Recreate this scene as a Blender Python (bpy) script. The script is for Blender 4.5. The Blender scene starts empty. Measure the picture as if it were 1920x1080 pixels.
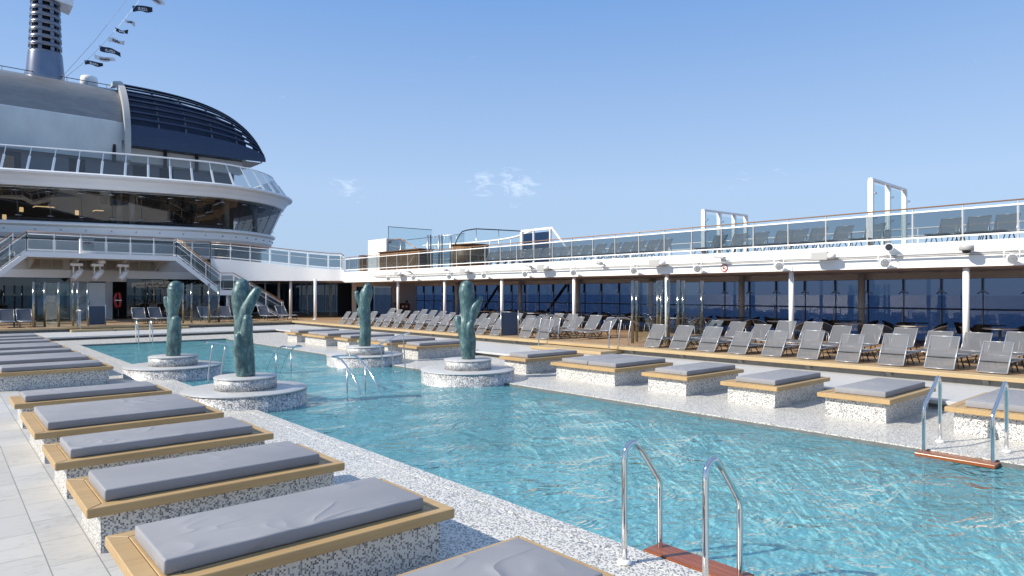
import bpy, bmesh, math, random
from mathutils import Vector, Matrix
random.seed(7)
C = bpy.context.scene
COL = C.collection
R = math.radians
# ------------------------------------------------------------------ camera model (also used to survey the deck)
F_, CX, HY, EYE, TH = 1237., 960., 549., 1.95, R(41.05)
S_, K_ = math.sin(TH), math.cos(TH)
def onX(px, py, X):
    u = (px-CX)/F_; d = X/(S_+u*K_); return d*(K_-u*S_), EYE+d*(HY-py)/F_      # Y, z
def onY(px, py, Y):
    u = (px-CX)/F_; d = Y/(K_-u*S_); return d*(S_+u*K_), EYE+d*(HY-py)/F_      # X, z
def onZ(px, py, z):
    d = (z-EYE)*F_/(HY-py); u = (px-CX)/F_; return d*(S_+u*K_), d*(K_-u*S_)    # X, Y
# ------------------------------------------------------------------ materials
def nm(name):
    m = bpy.data.materials.new(name); m.use_nodes = True
    nt = m.node_tree; nt.nodes.clear()
    o = nt.nodes.new('ShaderNodeOutputMaterial')
    return m, nt, o
def N(nt, t, **kw):
    n = nt.nodes.new('ShaderNode'+t)
    for k, v in kw.items():
        if hasattr(n, k): setattr(n, k, v)
        else: n.inputs[k.replace('_', ' ')].default_value = v
    return n
def L(nt, a, b): nt.links.new(a, b)
def c4(c): return (c[0], c[1], c[2], 1)
def math_(nt, op, a, b=None):
    n = nt.nodes.new('ShaderNodeMath'); n.operation = op
    for i, x in enumerate((a, b)):
        if x is None: continue
        if isinstance(x, (int, float)): n.inputs[i].default_value = x
        else: nt.links.new(x, n.inputs[i])
    return n.outputs[0]
def ramp(nt, fac, stops, interp='LINEAR'):
    r = nt.nodes.new('ShaderNodeValToRGB'); r.color_ramp.interpolation = interp
    e = r.color_ramp.elements
    while len(e) < len(stops): e.new(0.5)
    for i, (p, c) in enumerate(stops):
        e[i].position = p; e[i].color = c4(c)
    nt.links.new(fac, r.inputs[0]); return r.outputs[0]
def coords(nt, scale=(1, 1, 1), kind='Object', rand=False):
    tc = nt.nodes.new('ShaderNodeTexCoord'); mp = nt.nodes.new('ShaderNodeMapping')
    mp.inputs['Scale'].default_value = scale
    src = tc.outputs[kind]
    if rand:
        oi = nt.nodes.new('ShaderNodeObjectInfo'); vm = nt.nodes.new('ShaderNodeVectorMath'); vm.operation = 'SCALE'
        vm.inputs[0].default_value = (37, 53, 19); nt.links.new(oi.outputs['Random'], vm.inputs['Scale'])
        va = nt.nodes.new('ShaderNodeVectorMath'); va.operation = 'ADD'
        nt.links.new(src, va.inputs[0]); nt.links.new(vm.outputs[0], va.inputs[1]); src = va.outputs[0]
    nt.links.new(src, mp.inputs[0]); return mp.outputs[0]
def worldpos(nt, scale=(1, 1, 1)):
    g = nt.nodes.new('ShaderNodeNewGeometry'); mp = nt.nodes.new('ShaderNodeMapping')
    mp.inputs['Scale'].default_value = scale; nt.links.new(g.outputs['Position'], mp.inputs[0]); return mp.outputs[0]
def noise(nt, vec, scale, detail=4, rough=.55, dist=0):
    n = nt.nodes.new('ShaderNodeTexNoise'); n.inputs['Scale'].default_value = scale; n.inputs['Detail'].default_value = detail
    n.inputs['Roughness'].default_value = rough; n.inputs['Distortion'].default_value = dist
    nt.links.new(vec, n.inputs['Vector']); return n.outputs[0]
def bump(nt, h, strength, dist=.01):
    b = nt.nodes.new('ShaderNodeBump'); b.inputs['Strength'].default_value = strength; b.inputs['Distance'].default_value = dist
    nt.links.new(h, b.inputs['Height']); return b.outputs[0]
def pbsdf(nt, o, col=None, rough=.5, metal=0, normal=None, spec=None):
    p = nt.nodes.new('ShaderNodeBsdfPrincipled')
    if col is not None:
        if isinstance(col, tuple): p.inputs['Base Color'].default_value = c4(col)
        else: nt.links.new(col, p.inputs['Base Color'])
    if isinstance(rough, (int, float)): p.inputs['Roughness'].default_value = rough
    else: nt.links.new(rough, p.inputs['Roughness'])
    p.inputs['Metallic'].default_value = metal
    if spec is not None: p.inputs['Specular IOR Level'].default_value = spec
    if normal is not None: nt.links.new(normal, p.inputs['Normal'])
    if o is not None: nt.links.new(p.outputs[0], o.inputs[0])
    return p
def paint(name, col, rough=.4, var=.06, metal=0, scale=1.5, spec=None):
    m, nt, o = nm(name)
    n = noise(nt, worldpos(nt), scale, 5, .6)
    c = ramp(nt, n, [(.25, tuple(x*(1-var) for x in col)), (.75, tuple(min(1, x*(1+var*.6)) for x in col))])
    pbsdf(nt, o, c, rough, metal, spec=spec); return m
def mosaic(name, tile=.026, light=(.68, .665, .62), mid=(.27, .27, .28), dark=(.08, .08, .085), pl=.62, pm=.84, rough=.3):
    m, nt, o = nm(name)
    v = worldpos(nt, (1/tile,)*3)
    va = nt.nodes.new('ShaderNodeVectorMath'); va.operation = 'ADD'; va.inputs[1].default_value = (.37, .41, .43); nt.links.new(v, va.inputs[0])
    fl = nt.nodes.new('ShaderNodeVectorMath'); fl.operation = 'FLOOR'; nt.links.new(va.outputs[0], fl.inputs[0])
    wn = nt.nodes.new('ShaderNodeTexWhiteNoise'); nt.links.new(fl.outputs[0], wn.inputs['Vector'])
    big = noise(nt, worldpos(nt), .9, 3)
    val = math_(nt, 'ADD', wn.outputs[0], math_(nt, 'MULTIPLY', math_(nt, 'SUBTRACT', big, .5), .16))
    c = ramp(nt, val, [(0, light), (pl*.5, tuple(x*.93 for x in light)), (pl, mid), (pm, dark), (.965, (.17, .18, .23))], 'CONSTANT')
    fr = nt.nodes.new('ShaderNodeVectorMath'); fr.operation = 'FRACTION'; nt.links.new(va.outputs[0], fr.inputs[0])
    sx = nt.nodes.new('ShaderNodeSeparateXYZ'); nt.links.new(fr.outputs[0], sx.inputs[0])
    g = nt.nodes.new('ShaderNodeNewGeometry'); sn = nt.nodes.new('ShaderNodeSeparateXYZ'); nt.links.new(g.outputs['Normal'], sn.inputs[0])
    tot = None
    for i in range(3):
        a = math_(nt, 'MULTIPLY', math_(nt, 'LESS_THAN', sx.outputs[i], .1), math_(nt, 'LESS_THAN', math_(nt, 'ABSOLUTE', sn.outputs[i]), .5))
        tot = a if tot is None else math_(nt, 'MAXIMUM', tot, a)
    mx = nt.nodes.new('ShaderNodeMix'); mx.data_type = 'RGBA'; nt.links.new(tot, mx.inputs[0])
    nt.links.new(c, mx.inputs[6]); mx.inputs[7].default_value = (.6, .6, .58, 1)
    pbsdf(nt, o, mx.outputs[2], rough, normal=bump(nt, wn.outputs[0], .12, .003)); return m
M = {}
M['mosaic'] = mosaic('mosaic_tiles', .0135)
M['deckmosaic'] = mosaic('deck_mosaic', .0135, (.70, .68, .62), (.29, .28, .26), (.085, .085, .08), .60, .85, .35)
# silvery pedestal tiles
m, nt, o = nm('silver_tiles')
tc = nt.nodes.new('ShaderNodeTexCoord'); sp = nt.nodes.new('ShaderNodeSeparateXYZ'); L(nt, tc.outputs['Object'], sp.inputs[0])
an = math_(nt, 'MULTIPLY', math_(nt, 'ARCTAN2', sp.outputs[1], sp.outputs[0]), 9.0)
cb = nt.nodes.new('ShaderNodeCombineXYZ'); L(nt, an, cb.inputs[0]); L(nt, math_(nt, 'MULTIPLY', sp.outputs[2], 9.3), cb.inputs[1])
fr = nt.nodes.new('ShaderNodeVectorMath'); fr.operation = 'FRACTION'; L(nt, cb.outputs[0], fr.inputs[0])
sf = nt.nodes.new('ShaderNodeSeparateXYZ'); L(nt, fr.outputs[0], sf.inputs[0])
fl = nt.nodes.new('ShaderNodeVectorMath'); fl.operation = 'FLOOR'; L(nt, cb.outputs[0], fl.inputs[0])
wn = nt.nodes.new('ShaderNodeTexWhiteNoise'); L(nt, fl.outputs[0], wn.inputs['Vector'])
cs = nt.nodes.new('ShaderNodeVectorMath'); cs.operation = 'SCALE'; cs.inputs['Scale'].default_value = 7; L(nt, cb.outputs[0], cs.inputs[0])
cf = nt.nodes.new('ShaderNodeVectorMath'); cf.operation = 'FLOOR'; L(nt, cs.outputs[0], cf.inputs[0])
wc = nt.nodes.new('ShaderNodeTexWhiteNoise'); L(nt, cf.outputs[0], wc.inputs['Vector'])
n0 = noise(nt, coords(nt, (1, 1, 1)), 14, 4, .7, .5)
n1 = math_(nt, 'ADD', math_(nt, 'MULTIPLY', wc.outputs[0], .55), math_(nt, 'MULTIPLY', n0, .5)); n2 = noise(nt, coords(nt), 2.5, 3)
mixv = math_(nt, 'ADD', math_(nt, 'ADD', math_(nt, 'MULTIPLY', n1, .8), math_(nt, 'MULTIPLY', wn.outputs[0], .10)), math_(nt, 'MULTIPLY', n2, .26))
c = ramp(nt, mixv, [(.36, (.12, .125, .13)), (.52, (.32, .325, .33)), (.66, (.50, .50, .49)), (.82, (.80, .80, .78))])
j = math_(nt, 'MAXIMUM', math_(nt, 'LESS_THAN', sf.outputs[0], .07), math_(nt, 'LESS_THAN', sf.outputs[1], .03))
mx = nt.nodes.new('ShaderNodeMix'); mx.data_type = 'RGBA'; L(nt, j, mx.inputs[0]); L(nt, c, mx.inputs[6]); mx.inputs[7].default_value = (.22, .22, .22, 1)
pbsdf(nt, o, mx.outputs[2], .36, .05, bump(nt, n1, .15, .003)); M['silver'] = m
# flat stone slabs for pedestal tops / treads
def stone(name, col, rough=.5, sc=6):
    m, nt, o = nm(name)
    n = noise(nt, worldpos(nt), sc, 8, .7, .4); n2 = noise(nt, worldpos(nt), .6, 3)
    v = math_(nt, 'ADD', math_(nt, 'MULTIPLY', n, .7), math_(nt, 'MULTIPLY', n2, .3))
    c = ramp(nt, v, [(.3, tuple(x*.8 for x in col)), (.5, col), (.72, tuple(min(1, x*1.12) for x in col))])
    pbsdf(nt, o, c, rough, normal=bump(nt, n, .12, .004)); return m
M['cap'] = stone('pale_granite', (.48, .48, .47), .35, 14)
M['tread'] = stone('pale_tread_stone', (.52, .52, .51), .45, 9)
# big deck slabs
m, nt, o = nm('stone_slabs')
v = worldpos(nt)
br = nt.nodes.new('ShaderNodeTexBrick'); br.offset = .5; L(nt, v, br.inputs['Vector'])
for k, val in (('Scale', 1.0), ('Mortar Size', .0045), ('Mortar Smooth', .15), ('Brick Width', .60), ('Row Height', .30)): br.inputs[k].default_value = val
br.inputs['Color1'].default_value = (.45, .44, .415, 1); br.inputs['Color2'].default_value = (.53, .52, .49, 1); br.inputs['Mortar'].default_value = (.24, .235, .22, 1)
mpx = nt.nodes.new('ShaderNodeMapping'); mpx.inputs['Rotation'].default_value = (0, 0, R(90)); L(nt, v, mpx.inputs[0]); L(nt, mpx.outputs[0], br.inputs['Vector'])
n = noise(nt, worldpos(nt, (1, 2.6, 1)), 7, 9, .72, .9)
n2 = noise(nt, worldpos(nt), 1.1, 4, .6)
nn = math_(nt, 'ADD', math_(nt, 'MULTIPLY', n, .62), math_(nt, 'MULTIPLY', n2, .38))
gr = ramp(nt, nn, [(.3, (.66, .66, .67)), (.5, (1, 1, 1)), (.7, (1.0, 1.0, 1.0))])
mx = nt.nodes.new('ShaderNodeMix'); mx.data_type = 'RGBA'; mx.blend_type = 'MULTIPLY'; mx.inputs[0].default_value = 1
L(nt, br.outputs[0], mx.inputs[6]); L(nt, gr, mx.inputs[7])
pbsdf(nt, o, mx.outputs[2], .6, normal=bump(nt, n, .18, .004)); M['slabs'] = m
# woods
def wood(name, a, b, axis=0, rough=.5, plank=0, gap=(.03, .025, .02), kind='w'):
    m, nt, o = nm(name)
    sc = [22, 22, 22]; sc[axis] = 1.2
    vec = worldpos(nt, tuple(sc)) if kind == 'w' else coords(nt, tuple(sc), rand=True)
    n = noise(nt, vec, 1.0, 6, .65, .7)
    n2 = noise(nt, worldpos(nt) if kind == 'w' else coords(nt, rand=True), 1.7, 3)
    v = math_(nt, 'ADD', math_(nt, 'MULTIPLY', n, .65), math_(nt, 'MULTIPLY', n2, .35))
    c = ramp(nt, v, [(.3, a), (.7, b)])
    if plank:
        sx = nt.nodes.new('ShaderNodeSeparateXYZ'); L(nt, worldpos(nt), sx.inputs[0])
        q = math_(nt, 'DIVIDE', sx.outputs[1 if axis == 2 else 1 - axis], plank)
        f = math_(nt, 'FRACT', q); fl = math_(nt, 'FLOOR', q)
        wn = nt.nodes.new('ShaderNodeTexWhiteNoise'); wn.noise_dimensions = '1D'; L(nt, fl, wn.inputs['W'])
        hs = nt.nodes.new('ShaderNodeHueSaturation'); L(nt, c, hs.inputs['Color']); L(nt, math_(nt, 'ADD', math_(nt, 'MULTIPLY', wn.outputs[0], .3), .85), hs.inputs['Value'])
        mx = nt.nodes.new('ShaderNodeMix'); mx.data_type = 'RGBA'; L(nt, math_(nt, 'LESS_THAN', f, .06), mx.inputs[0])
        L(nt, hs.outputs[0], mx.inputs[6]); mx.inputs[7].default_value = c4(gap); c = mx.outputs[2]
    pbsdf(nt, o, c, rough, normal=bump(nt, n, .1, .003)); return m
M['bedwood'] = wood('pale_bench_wood', (.36, .235, .105), (.50, .345, .165), 0, .5, kind='o')
M['lipwood'] = wood('pale_teak_edge', (.38, .27, .135), (.53, .40, .225), 1, .5)
M['lipwoodx'] = wood('pale_teak_edge_far', (.38, .26, .13), (.55, .40, .22), 0, .5)
M['teak'] = wood('teak_deck', (.30, .19, .10), (.42, .275, .155), 1, .55, .07)
M['stepwood'] = wood('wet_red_wood', (.20, .05, .015), (.36, .11, .03), 1, .22, .035, (.05, .015, .005))
M['barwood'] = wood('vertical_bar_wood', (.11, .055, .02), (.26, .145, .055), 2, .5, .14, (.015, .01, .006))
M['darkwood'] = wood('dark_brown_wood', (.09, .04, .02), (.16, .075, .035), 0, .5)
# fabrics
m, nt, o = nm('grey_vinyl')
v = coords(nt, (1, 1, 1), rand=True)
mp = coords(nt, (1.3, 2.3, 1), rand=True)
mp_n = mp.node; mp_n.inputs['Rotation'].default_value = (0, 0, R(28))
n = noise(nt, mp, 1.6, 1, .4, .7); n2 = noise(nt, v, 60, 3); n3 = noise(nt, v, 1.3, 2)
rg = math_(nt, 'POWER', math_(nt, 'SUBTRACT', 1.0, math_(nt, 'MULTIPLY', math_(nt, 'ABSOLUTE', math_(nt, 'SUBTRACT', n, .5)), 4.0)), 3)
msk = math_(nt, 'MULTIPLY', rg, math_(nt, 'MINIMUM', math_(nt, 'MAXIMUM', math_(nt, 'MULTIPLY', math_(nt, 'SUBTRACT', n3, .47), 6), 0), 1))
b1 = nt.nodes.new('ShaderNodeBump'); b1.inputs['Strength'].default_value = .42; b1.inputs['Distance'].default_value = .03; L(nt, math_(nt, 'ADD', msk, math_(nt, 'MULTIPLY', n3, .6)), b1.inputs['Height'])
b2 = nt.nodes.new('ShaderNodeBump'); b2.inputs['Strength'].default_value = .06; b2.inputs['Distance'].default_value = .002; L(nt, n2, b2.inputs['Height']); L(nt, b1.outputs[0], b2.inputs['Normal'])
c = ramp(nt, n3, [(.3, (.255, .256, .272)), (.7, (.305, .306, .322))])
pbsdf(nt, o, c, .55, normal=b2.outputs[0], spec=.35); M['vinyl'] = m
def sling(name, col, alpha):
    m, nt, o = nm(name)
    w = noise(nt, coords(nt, (220, 220, 220)), 1, 1)
    d = pbsdf(nt, None, ramp(nt, w, [(.3, tuple(x*.8 for x in col)), (.7, col)]), .6, spec=.3)
    t = nt.nodes.new('ShaderNodeBsdfTransparent'); x = nt.nodes.new('ShaderNodeMixShader'); x.inputs[0].default_value = alpha
    L(nt, t.outputs[0], x.inputs[1]); L(nt, d.outputs[0], x.inputs[2]); L(nt, x.outputs[0], o.inputs[0]); return m
M['sling'] = sling('grey_sling_mesh', (.155, .162, .175), .80)
M['slingshade'] = sling('shaded_sling_mesh', (.11, .12, .14), .92)  # same grey sling, darkened to put the balcony's shade into its colour
M['wicker'] = paint('black_wicker', (.018, .017, .018), .5, .3, scale=60)
M['wickergrey'] = paint('grey_wicker', (.10, .10, .10), .5, .25, scale=60)
M['tabletop'] = paint('grey_table_top', (.60, .58, .54), .4, .1)
# metals, paints
M['chrome'] = paint('polished_steel', (.72, .72, .71), .08, .03, 1)
M['acrylic'] = paint('smoky_polished_post', (.34, .32, .28), .12, .2, 1, scale=6)
M['steel'] = paint('brushed_steel', (.55, .56, .57), .28, .05, 1)
M['alu'] = paint('grey_frame_paint', (.42, .43, .45), .35, .05, .4)
M['darkframe'] = paint('dark_frame', (.05, .05, .055), .4, .1)
M['white'] = paint('white_ship_paint', (.87, .87, .86), .32, .035, scale=.7)
M['whitewarm'] = paint('cream_ship_paint', (.62, .58, .53), .4, .04, scale=.7)
M['soffit'] = paint('beige_soffit', (.66, .59, .53), .5, .05, scale=.8)
M['greyplate'] = None
m, nt, o = nm('weathered_grey_plate')
n = noise(nt, worldpos(nt, (.5, 1, 1.6)), 1.6, 7, .68, .8)
c = ramp(nt, n, [(.25, (.21, .21, .215)), (.5, (.265, .262, .258)), (.75, (.325, .318, .305))])
pbsdf(nt, o, c, .36, .35); M['greyplate'] = m
m, nt, o = nm('fogged_white_panel')
n = noise(nt, worldpos(nt, (1, 1, .5)), .5, 4, .6)
pbsdf(nt, o, ramp(nt, n, [(.3, (.50, .54, .55)), (.7, (.66, .69, .69))]), .3); M['panel'] = m
M['navy'] = paint('navy_paint', (.022, .040, .085), .38, .12, scale=.8)
M['ringmetal'] = paint('blue_grey_metal', (.22, .24, .29), .26, .2, .75, scale=1.2)
M['navyflag'] = paint('navy_cloth', (.02, .03, .06), .7, .1)
M['whiteflag'] = paint('white_cloth', (.88, .88, .89), .7, .05)
M['handwood'] = paint('varnished_handrail', (.30, .17, .09), .3, .1)
M['black'] = paint('black_matt', (.012, .012, .013), .6, .2)
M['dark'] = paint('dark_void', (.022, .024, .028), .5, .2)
M['wet'] = paint('wet_stone_edge', (.16, .165, .16), .2, .2, scale=5)
M['rim'] = paint('pale_chair_rim', (.62, .61, .58), .35, .05)
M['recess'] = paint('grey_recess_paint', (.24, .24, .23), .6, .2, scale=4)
M['grey'] = paint('light_grey_casing', (.42, .42, .41), .45, .05)
M['midgrey'] = paint('mid_grey_wall', (.18, .185, .20), .45, .08)
M['red'] = paint('red_plastic', (.45, .03, .025), .4, .1)
M['lens'] = paint('glass_lens', (.03, .035, .04), .08, .1)
M['louvre'] = paint('cream_louvre', (.55, .50, .43), .5, .05)
M['plant'] = paint('dark_leaf', (.03, .07, .025), .5, .4, scale=20)
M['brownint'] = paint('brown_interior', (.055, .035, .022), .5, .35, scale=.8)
M['tanint'] = paint('tan_interior_panel', (.34, .19, .10), .5, .15, scale=.8)
m, nt, o = nm('warm_lamp'); e = nt.nodes.new('ShaderNodeEmission'); e.inputs[0].default_value = (1, .72, .36, 1); e.inputs[1].default_value = 1.1; L(nt, e.outputs[0], o.inputs[0]); M['lamp'] = m
# verdigris bronze, with pale streaks in its colour imitating highlights
m, nt, o = nm('green_bronze')
v = coords(nt, (1, 1, .30)); n = noise(nt, v, 22, 7, .75, .9); n2 = noise(nt, coords(nt), 4.5, 4, .6, .5)
vv = math_(nt, 'ADD', math_(nt, 'MULTIPLY', n, .62), math_(nt, 'MULTIPLY', n2, .38))
c = ramp(nt, vv, [(.35, (.018, .046, .060)), (.46, (.052, .108, .114)), (.55, (.105, .182, .178)), (.66, (.28, .37, .35))])
pbsdf(nt, o, c, ramp(nt, n, [(.3, (.33,)*3), (.7, (.55,)*3)]), .15, bump(nt, n, .16, .01)); M['bronze'] = m
# glasses
def glass(name, tint, refl=.10, rough=0.0, rcol=(1, 1, 1), haze=0, hcol=(.4, .45, .5)):
    m, nt, o = nm(name)
    t = nt.nodes.new('ShaderNodeBsdfTransparent'); t.inputs[0].default_value = c4(tint)
    g = nt.nodes.new('ShaderNodeBsdfGlossy'); g.inputs['Roughness'].default_value = rough; g.inputs[0].default_value = c4(rcol)
    lw = nt.nodes.new('ShaderNodeFresnel'); lw.inputs['IOR'].default_value = 1.5
    gm = nt.nodes.new('ShaderNodeNewGeometry')
    f = math_(nt, 'MULTIPLY', math_(nt, 'MINIMUM', math_(nt, 'ADD', math_(nt, 'MULTIPLY', lw.outputs[0], .75), refl), 1.0), math_(nt, 'SUBTRACT', 1.0, gm.outputs['Backfacing']))
    x = nt.nodes.new('ShaderNodeMixShader'); L(nt, f, x.inputs[0])
    base = t.outputs[0]
    if haze:
        d = nt.nodes.new('ShaderNodeBsdfDiffuse'); d.inputs[0].default_value = c4(hcol)
        h = nt.nodes.new('ShaderNodeMixShader'); h.inputs[0].default_value = haze; L(nt, base, h.inputs[1]); L(nt, d.outputs[0], h.inputs[2]); base = h.outputs[0]
    L(nt, base, x.inputs[1]); L(nt, g.outputs[0], x.inputs[2]); L(nt, x.outputs[0], o.inputs[0]); return m
M['seaglass'] = glass('blue_tinted_glass', (.27, .335, .435), .010)
M['railglass'] = glass('smoked_rail_glass', (.60, .65, .68), .02, haze=.04, hcol=(.2, .23, .25))
M['screenglass'] = glass('clear_screen_glass', (.86, .92, .93), .05)
M['darkglass'] = glass('dark_window_glass', (.40, .39, .38), .03)
M['doorglass'] = glass('near_black_glass', (.32, .34, .37), .05)
# pool water
def water_material():
    m, nt, o = nm('pool_water')
    def ridge(sc, vec, dist, det, pw):
        n = noise(nt, worldpos(nt, vec), sc, det, .5, dist)
        return math_(nt, 'POWER', math_(nt, 'SUBTRACT', 1.0, math_(nt, 'ABSOLUTE', math_(nt, 'MULTIPLY', math_(nt, 'SUBTRACT', n, .5), 2.6))), pw)
    h = math_(nt, 'ADD', math_(nt, 'ADD', ridge(1.5, (1, 1.5, 1), 1.0, 2, 2.0), math_(nt, 'MULTIPLY', ridge(4.2, (1, 1.5, 1), .9, 2, 2.2), .42)), math_(nt, 'MULTIPLY', noise(nt, worldpos(nt, (1, 1.4, 1)), 22, 3, .5, .4), .10))
    bn = bump(nt, h, .5, .065)
    fr = nt.nodes.new('ShaderNodeFresnel'); fr.inputs['IOR'].default_value = 1.33; L(nt, bn, fr.inputs['Normal'])
    gl = nt.nodes.new('ShaderNodeBsdfGlossy'); gl.inputs['Roughness'].default_value = .04; L(nt, bn, gl.inputs['Normal'])
    tr = nt.nodes.new('ShaderNodeBsdfTransparent'); tr.inputs[0].default_value = (.72, .95, .985, 1)
    df = nt.nodes.new('ShaderNodeBsdfDiffuse'); df.inputs[0].default_value = (.25, .74, .84, 1); L(nt, bn, df.inputs['Normal'])
    a = nt.nodes.new('ShaderNodeMixShader'); a.inputs[0].default_value = .34; L(nt, tr.outputs[0], a.inputs[1]); L(nt, df.outputs[0], a.inputs[2])
    b = nt.nodes.new('ShaderNodeMixShader'); L(nt, fr.outputs[0], b.inputs[0]); L(nt, a.outputs[0], b.inputs[1]); L(nt, gl.outputs[0], b.inputs[2])
    L(nt, b.outputs[0], o.inputs[0]); return m
M['water'] = water_material()
M['poolfloor'] = mosaic('pool_floor_tiles', .03, (.78, .84, .83), (.68, .79, .79), (.60, .74, .75), .55, .85, .4)
# sea
m, nt, o = nm('open_sea')
w = noise(nt, worldpos(nt, (.35, 1, 1)), .05, 8, .65, .5)
f = noise(nt, worldpos(nt, (.3, 1.2, 1)), .085, 7, .62, .8)
foam = ramp(nt, f, [(.66, (0, 0, 0)), (.70, (1, 1, 1))])
mx = nt.nodes.new('ShaderNodeMix'); mx.data_type = 'RGBA'; L(nt, foam, mx.inputs[0]); mx.inputs[6].default_value = (.085, .145, .25, 1); mx.inputs[7].default_value = (.6, .64, .68, 1)
pbsdf(nt, o, mx.outputs[2], .35, normal=bump(nt, w, .8, 3.0)); M['sea'] = m
# ------------------------------------------------------------------ mesh builder
class MB:
    def __init__(s): s.v = []; s.f = []; s.sm = []
    def add(s, vs, fs, smooth=False):
        b = len(s.v); s.v += [tuple(v) for v in vs]
        for f in fs: s.f.append(tuple(b+i for i in f)); s.sm.append(smooth)
        return s
    def box(s, x0, x1, y0, y1, z0, z1):
        vs = [(x, y, z) for z in (z0, z1) for x, y in ((x0, y0), (x1, y0), (x1, y1), (x0, y1))]
        return s.add(vs, [(3, 2, 1, 0), (4, 5, 6, 7), (0, 1, 5, 4), (1, 2, 6, 5), (2, 3, 7, 6), (3, 0, 4, 7)])
    def bar(s, a, b, w, h, up=(0, 0, 1)):
        a, b = Vector(a), Vector(b); t = (b-a).normalized(); u = Vector(up)
        sd = t.cross(u); sd = sd.normalized() if sd.length > 1e-6 else Vector((1, 0, 0)); u = sd.cross(t).normalized()
        vs = [p + sd*w/2*i + u*h/2*j for p in (a, b) for i, j in ((-1, -1), (1, -1), (1, 1), (-1, 1))]
        return s.add(vs, [(0, 1, 2, 3), (7, 6, 5, 4), (0, 4, 5, 1), (1, 5, 6, 2), (2, 6, 7, 3), (3, 7, 4, 0)])
    def tube(s, pts, r, n=8, cap=True):
        pts = [Vector(p) for p in pts]; rr = r if isinstance(r, (list, tuple)) else [r]*len(pts)
        t0 = (pts[1]-pts[0]).normalized(); nrm = t0.orthogonal().normalized(); vs = []
        for i, p in enumerate(pts):
            t = ((pts[min(i+1, len(pts)-1)]-pts[max(i-1, 0)])).normalized()
            nrm = (nrm - t*nrm.dot(t)).normalized(); bn = t.cross(nrm)
            for k in range(n):
                a = 2*math.pi*k/n; vs.append(p + (nrm*math.cos(a)+bn*math.sin(a))*rr[i])
        fs = [(i*n+k, i*n+(k+1) % n, (i+1)*n+(k+1) % n, (i+1)*n+k) for i in range(len(pts)-1) for k in range(n)]
        s.add(vs, fs, True)
        if cap:
            b = len(s.v)-len(vs)
            s.f.append(tuple(b+k for k in reversed(range(n)))); s.sm.append(False)
            e = b+(len(pts)-1)*n; s.f.append(tuple(e+k for k in range(n))); s.sm.append(False)
        return s
    def lathe(s, prof, n=48, c=(0, 0, 0)):
        vs = [(c[0]+r*math.cos(2*math.pi*k/n), c[1]+r*math.sin(2*math.pi*k/n), c[2]+z) for r, z in prof for k in range(n)]
        fs = [(i*n+k, i*n+(k+1) % n, (i+1)*n+(k+1) % n, (i+1)*n+k) for i in range(len(prof)-1) for k in range(n)]
        s.add(vs, fs, True); b = len(s.v)-len(vs)
        if prof[0][0] > 0: s.f.append(tuple(b+k for k in reversed(range(n)))); s.sm.append(False)
        if prof[-1][0] > 0: s.f.append(tuple(b+(len(prof)-1)*n+k for k in range(n))); s.sm.append(False)
        return s
    def quad(s, a, b, c, d, smooth=False): return s.add([a, b, c, d], [(0, 1, 2, 3)], smooth)
    def slab(s, poly, th):
        """extrude planar 3D polygon along its normal by th (both ways th/2)"""
        P = [Vector(p) for p in poly]; n = (P[1]-P[0]).cross(P[2]-P[0]).normalized()*th/2; k = len(P)
        vs = [p-n for p in P]+[p+n for p in P]
        return s.add(vs, [tuple(reversed(range(k))), tuple(range(k, 2*k))]+[(i, (i+1) % k, k+(i+1) % k, k+i) for i in range(k)])
    def strip(s, A, B, smooth=True):
        k = len(A); return s.add(list(A)+list(B), [(i, i+1, k+i+1, k+i) for i in range(k-1)], smooth)
    def mesh(s, name, mat, off=(0, 0, 0), bev=0, seg=2):
        me = bpy.data.meshes.new(name)
        me.from_pydata([(x-off[0], y-off[1], z-off[2]) for x, y, z in s.v], [], s.f)
        me.polygons.foreach_set('use_smooth', s.sm)
        if bev:
            bm = bmesh.new(); bm.from_mesh(me)
            bmesh.ops.bevel(bm, geom=bm.edges[:], offset=bev, segments=seg, profile=.5, affect='EDGES', clamp_overlap=True)
            bm.to_mesh(me); bm.free()
        me.update(); me.materials.append(M[mat]); return me
    def build(s, name, mat, parent=None, bev=0, seg=2, at=None):
        if parent is not None: off = parent['_w'] if '_w' in parent else (0, 0, 0)
        else: off = at or (0, 0, 0)
        o = bpy.data.objects.new(name, s.mesh(name, mat, off, bev, seg)); COL.objects.link(o)
        if parent is not None: o.parent = parent; o['_w'] = tuple(off)
        else: o.location = off; o['_w'] = tuple(off)
        return o
def tag(o, label=None, cat=None, group=None, kind=None):
    if label: o['label'] = label
    if cat: o['category'] = cat
    if group: o['group'] = group
    if kind: o['kind'] = kind
    return o
def thing(name, label, cat, loc=(0, 0, 0), rz=0, group=None, local=False):
    o = bpy.data.objects.new(name, None); COL.objects.link(o); o.location = loc; o.rotation_euler = (0, 0, rz)
    o.empty_display_size = .2
    o['_w'] = (0, 0, 0) if local else tuple(loc)
    return tag(o, label, cat, group)
def dup(o, loc, rz=0, label=None, scale=None):
    def cp(a, par):
        c = a.copy(); COL.objects.link(c)
        if par is not None: c.parent = par
        for ch in a.children: cp(ch, c)
        return c
    c = cp(o, None); c.location = loc; c.rotation_euler = (0, 0, rz)
    if scale: c.scale = scale
    if label: c['label'] = label
    return c
ORD = 'first second third fourth fifth sixth seventh eighth ninth tenth eleventh twelfth thirteenth fourteenth fifteenth sixteenth seventeenth eighteenth nineteenth twentieth'.split()
ORD += ['twenty-'+x for x in ORD[:9]] + ['thirtieth'] + ['thirty-'+x for x in ORD[:9]]
def structure(mb, name, mat, **kw): return tag(mb.build(name, mat, **kw), kind='structure')
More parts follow.
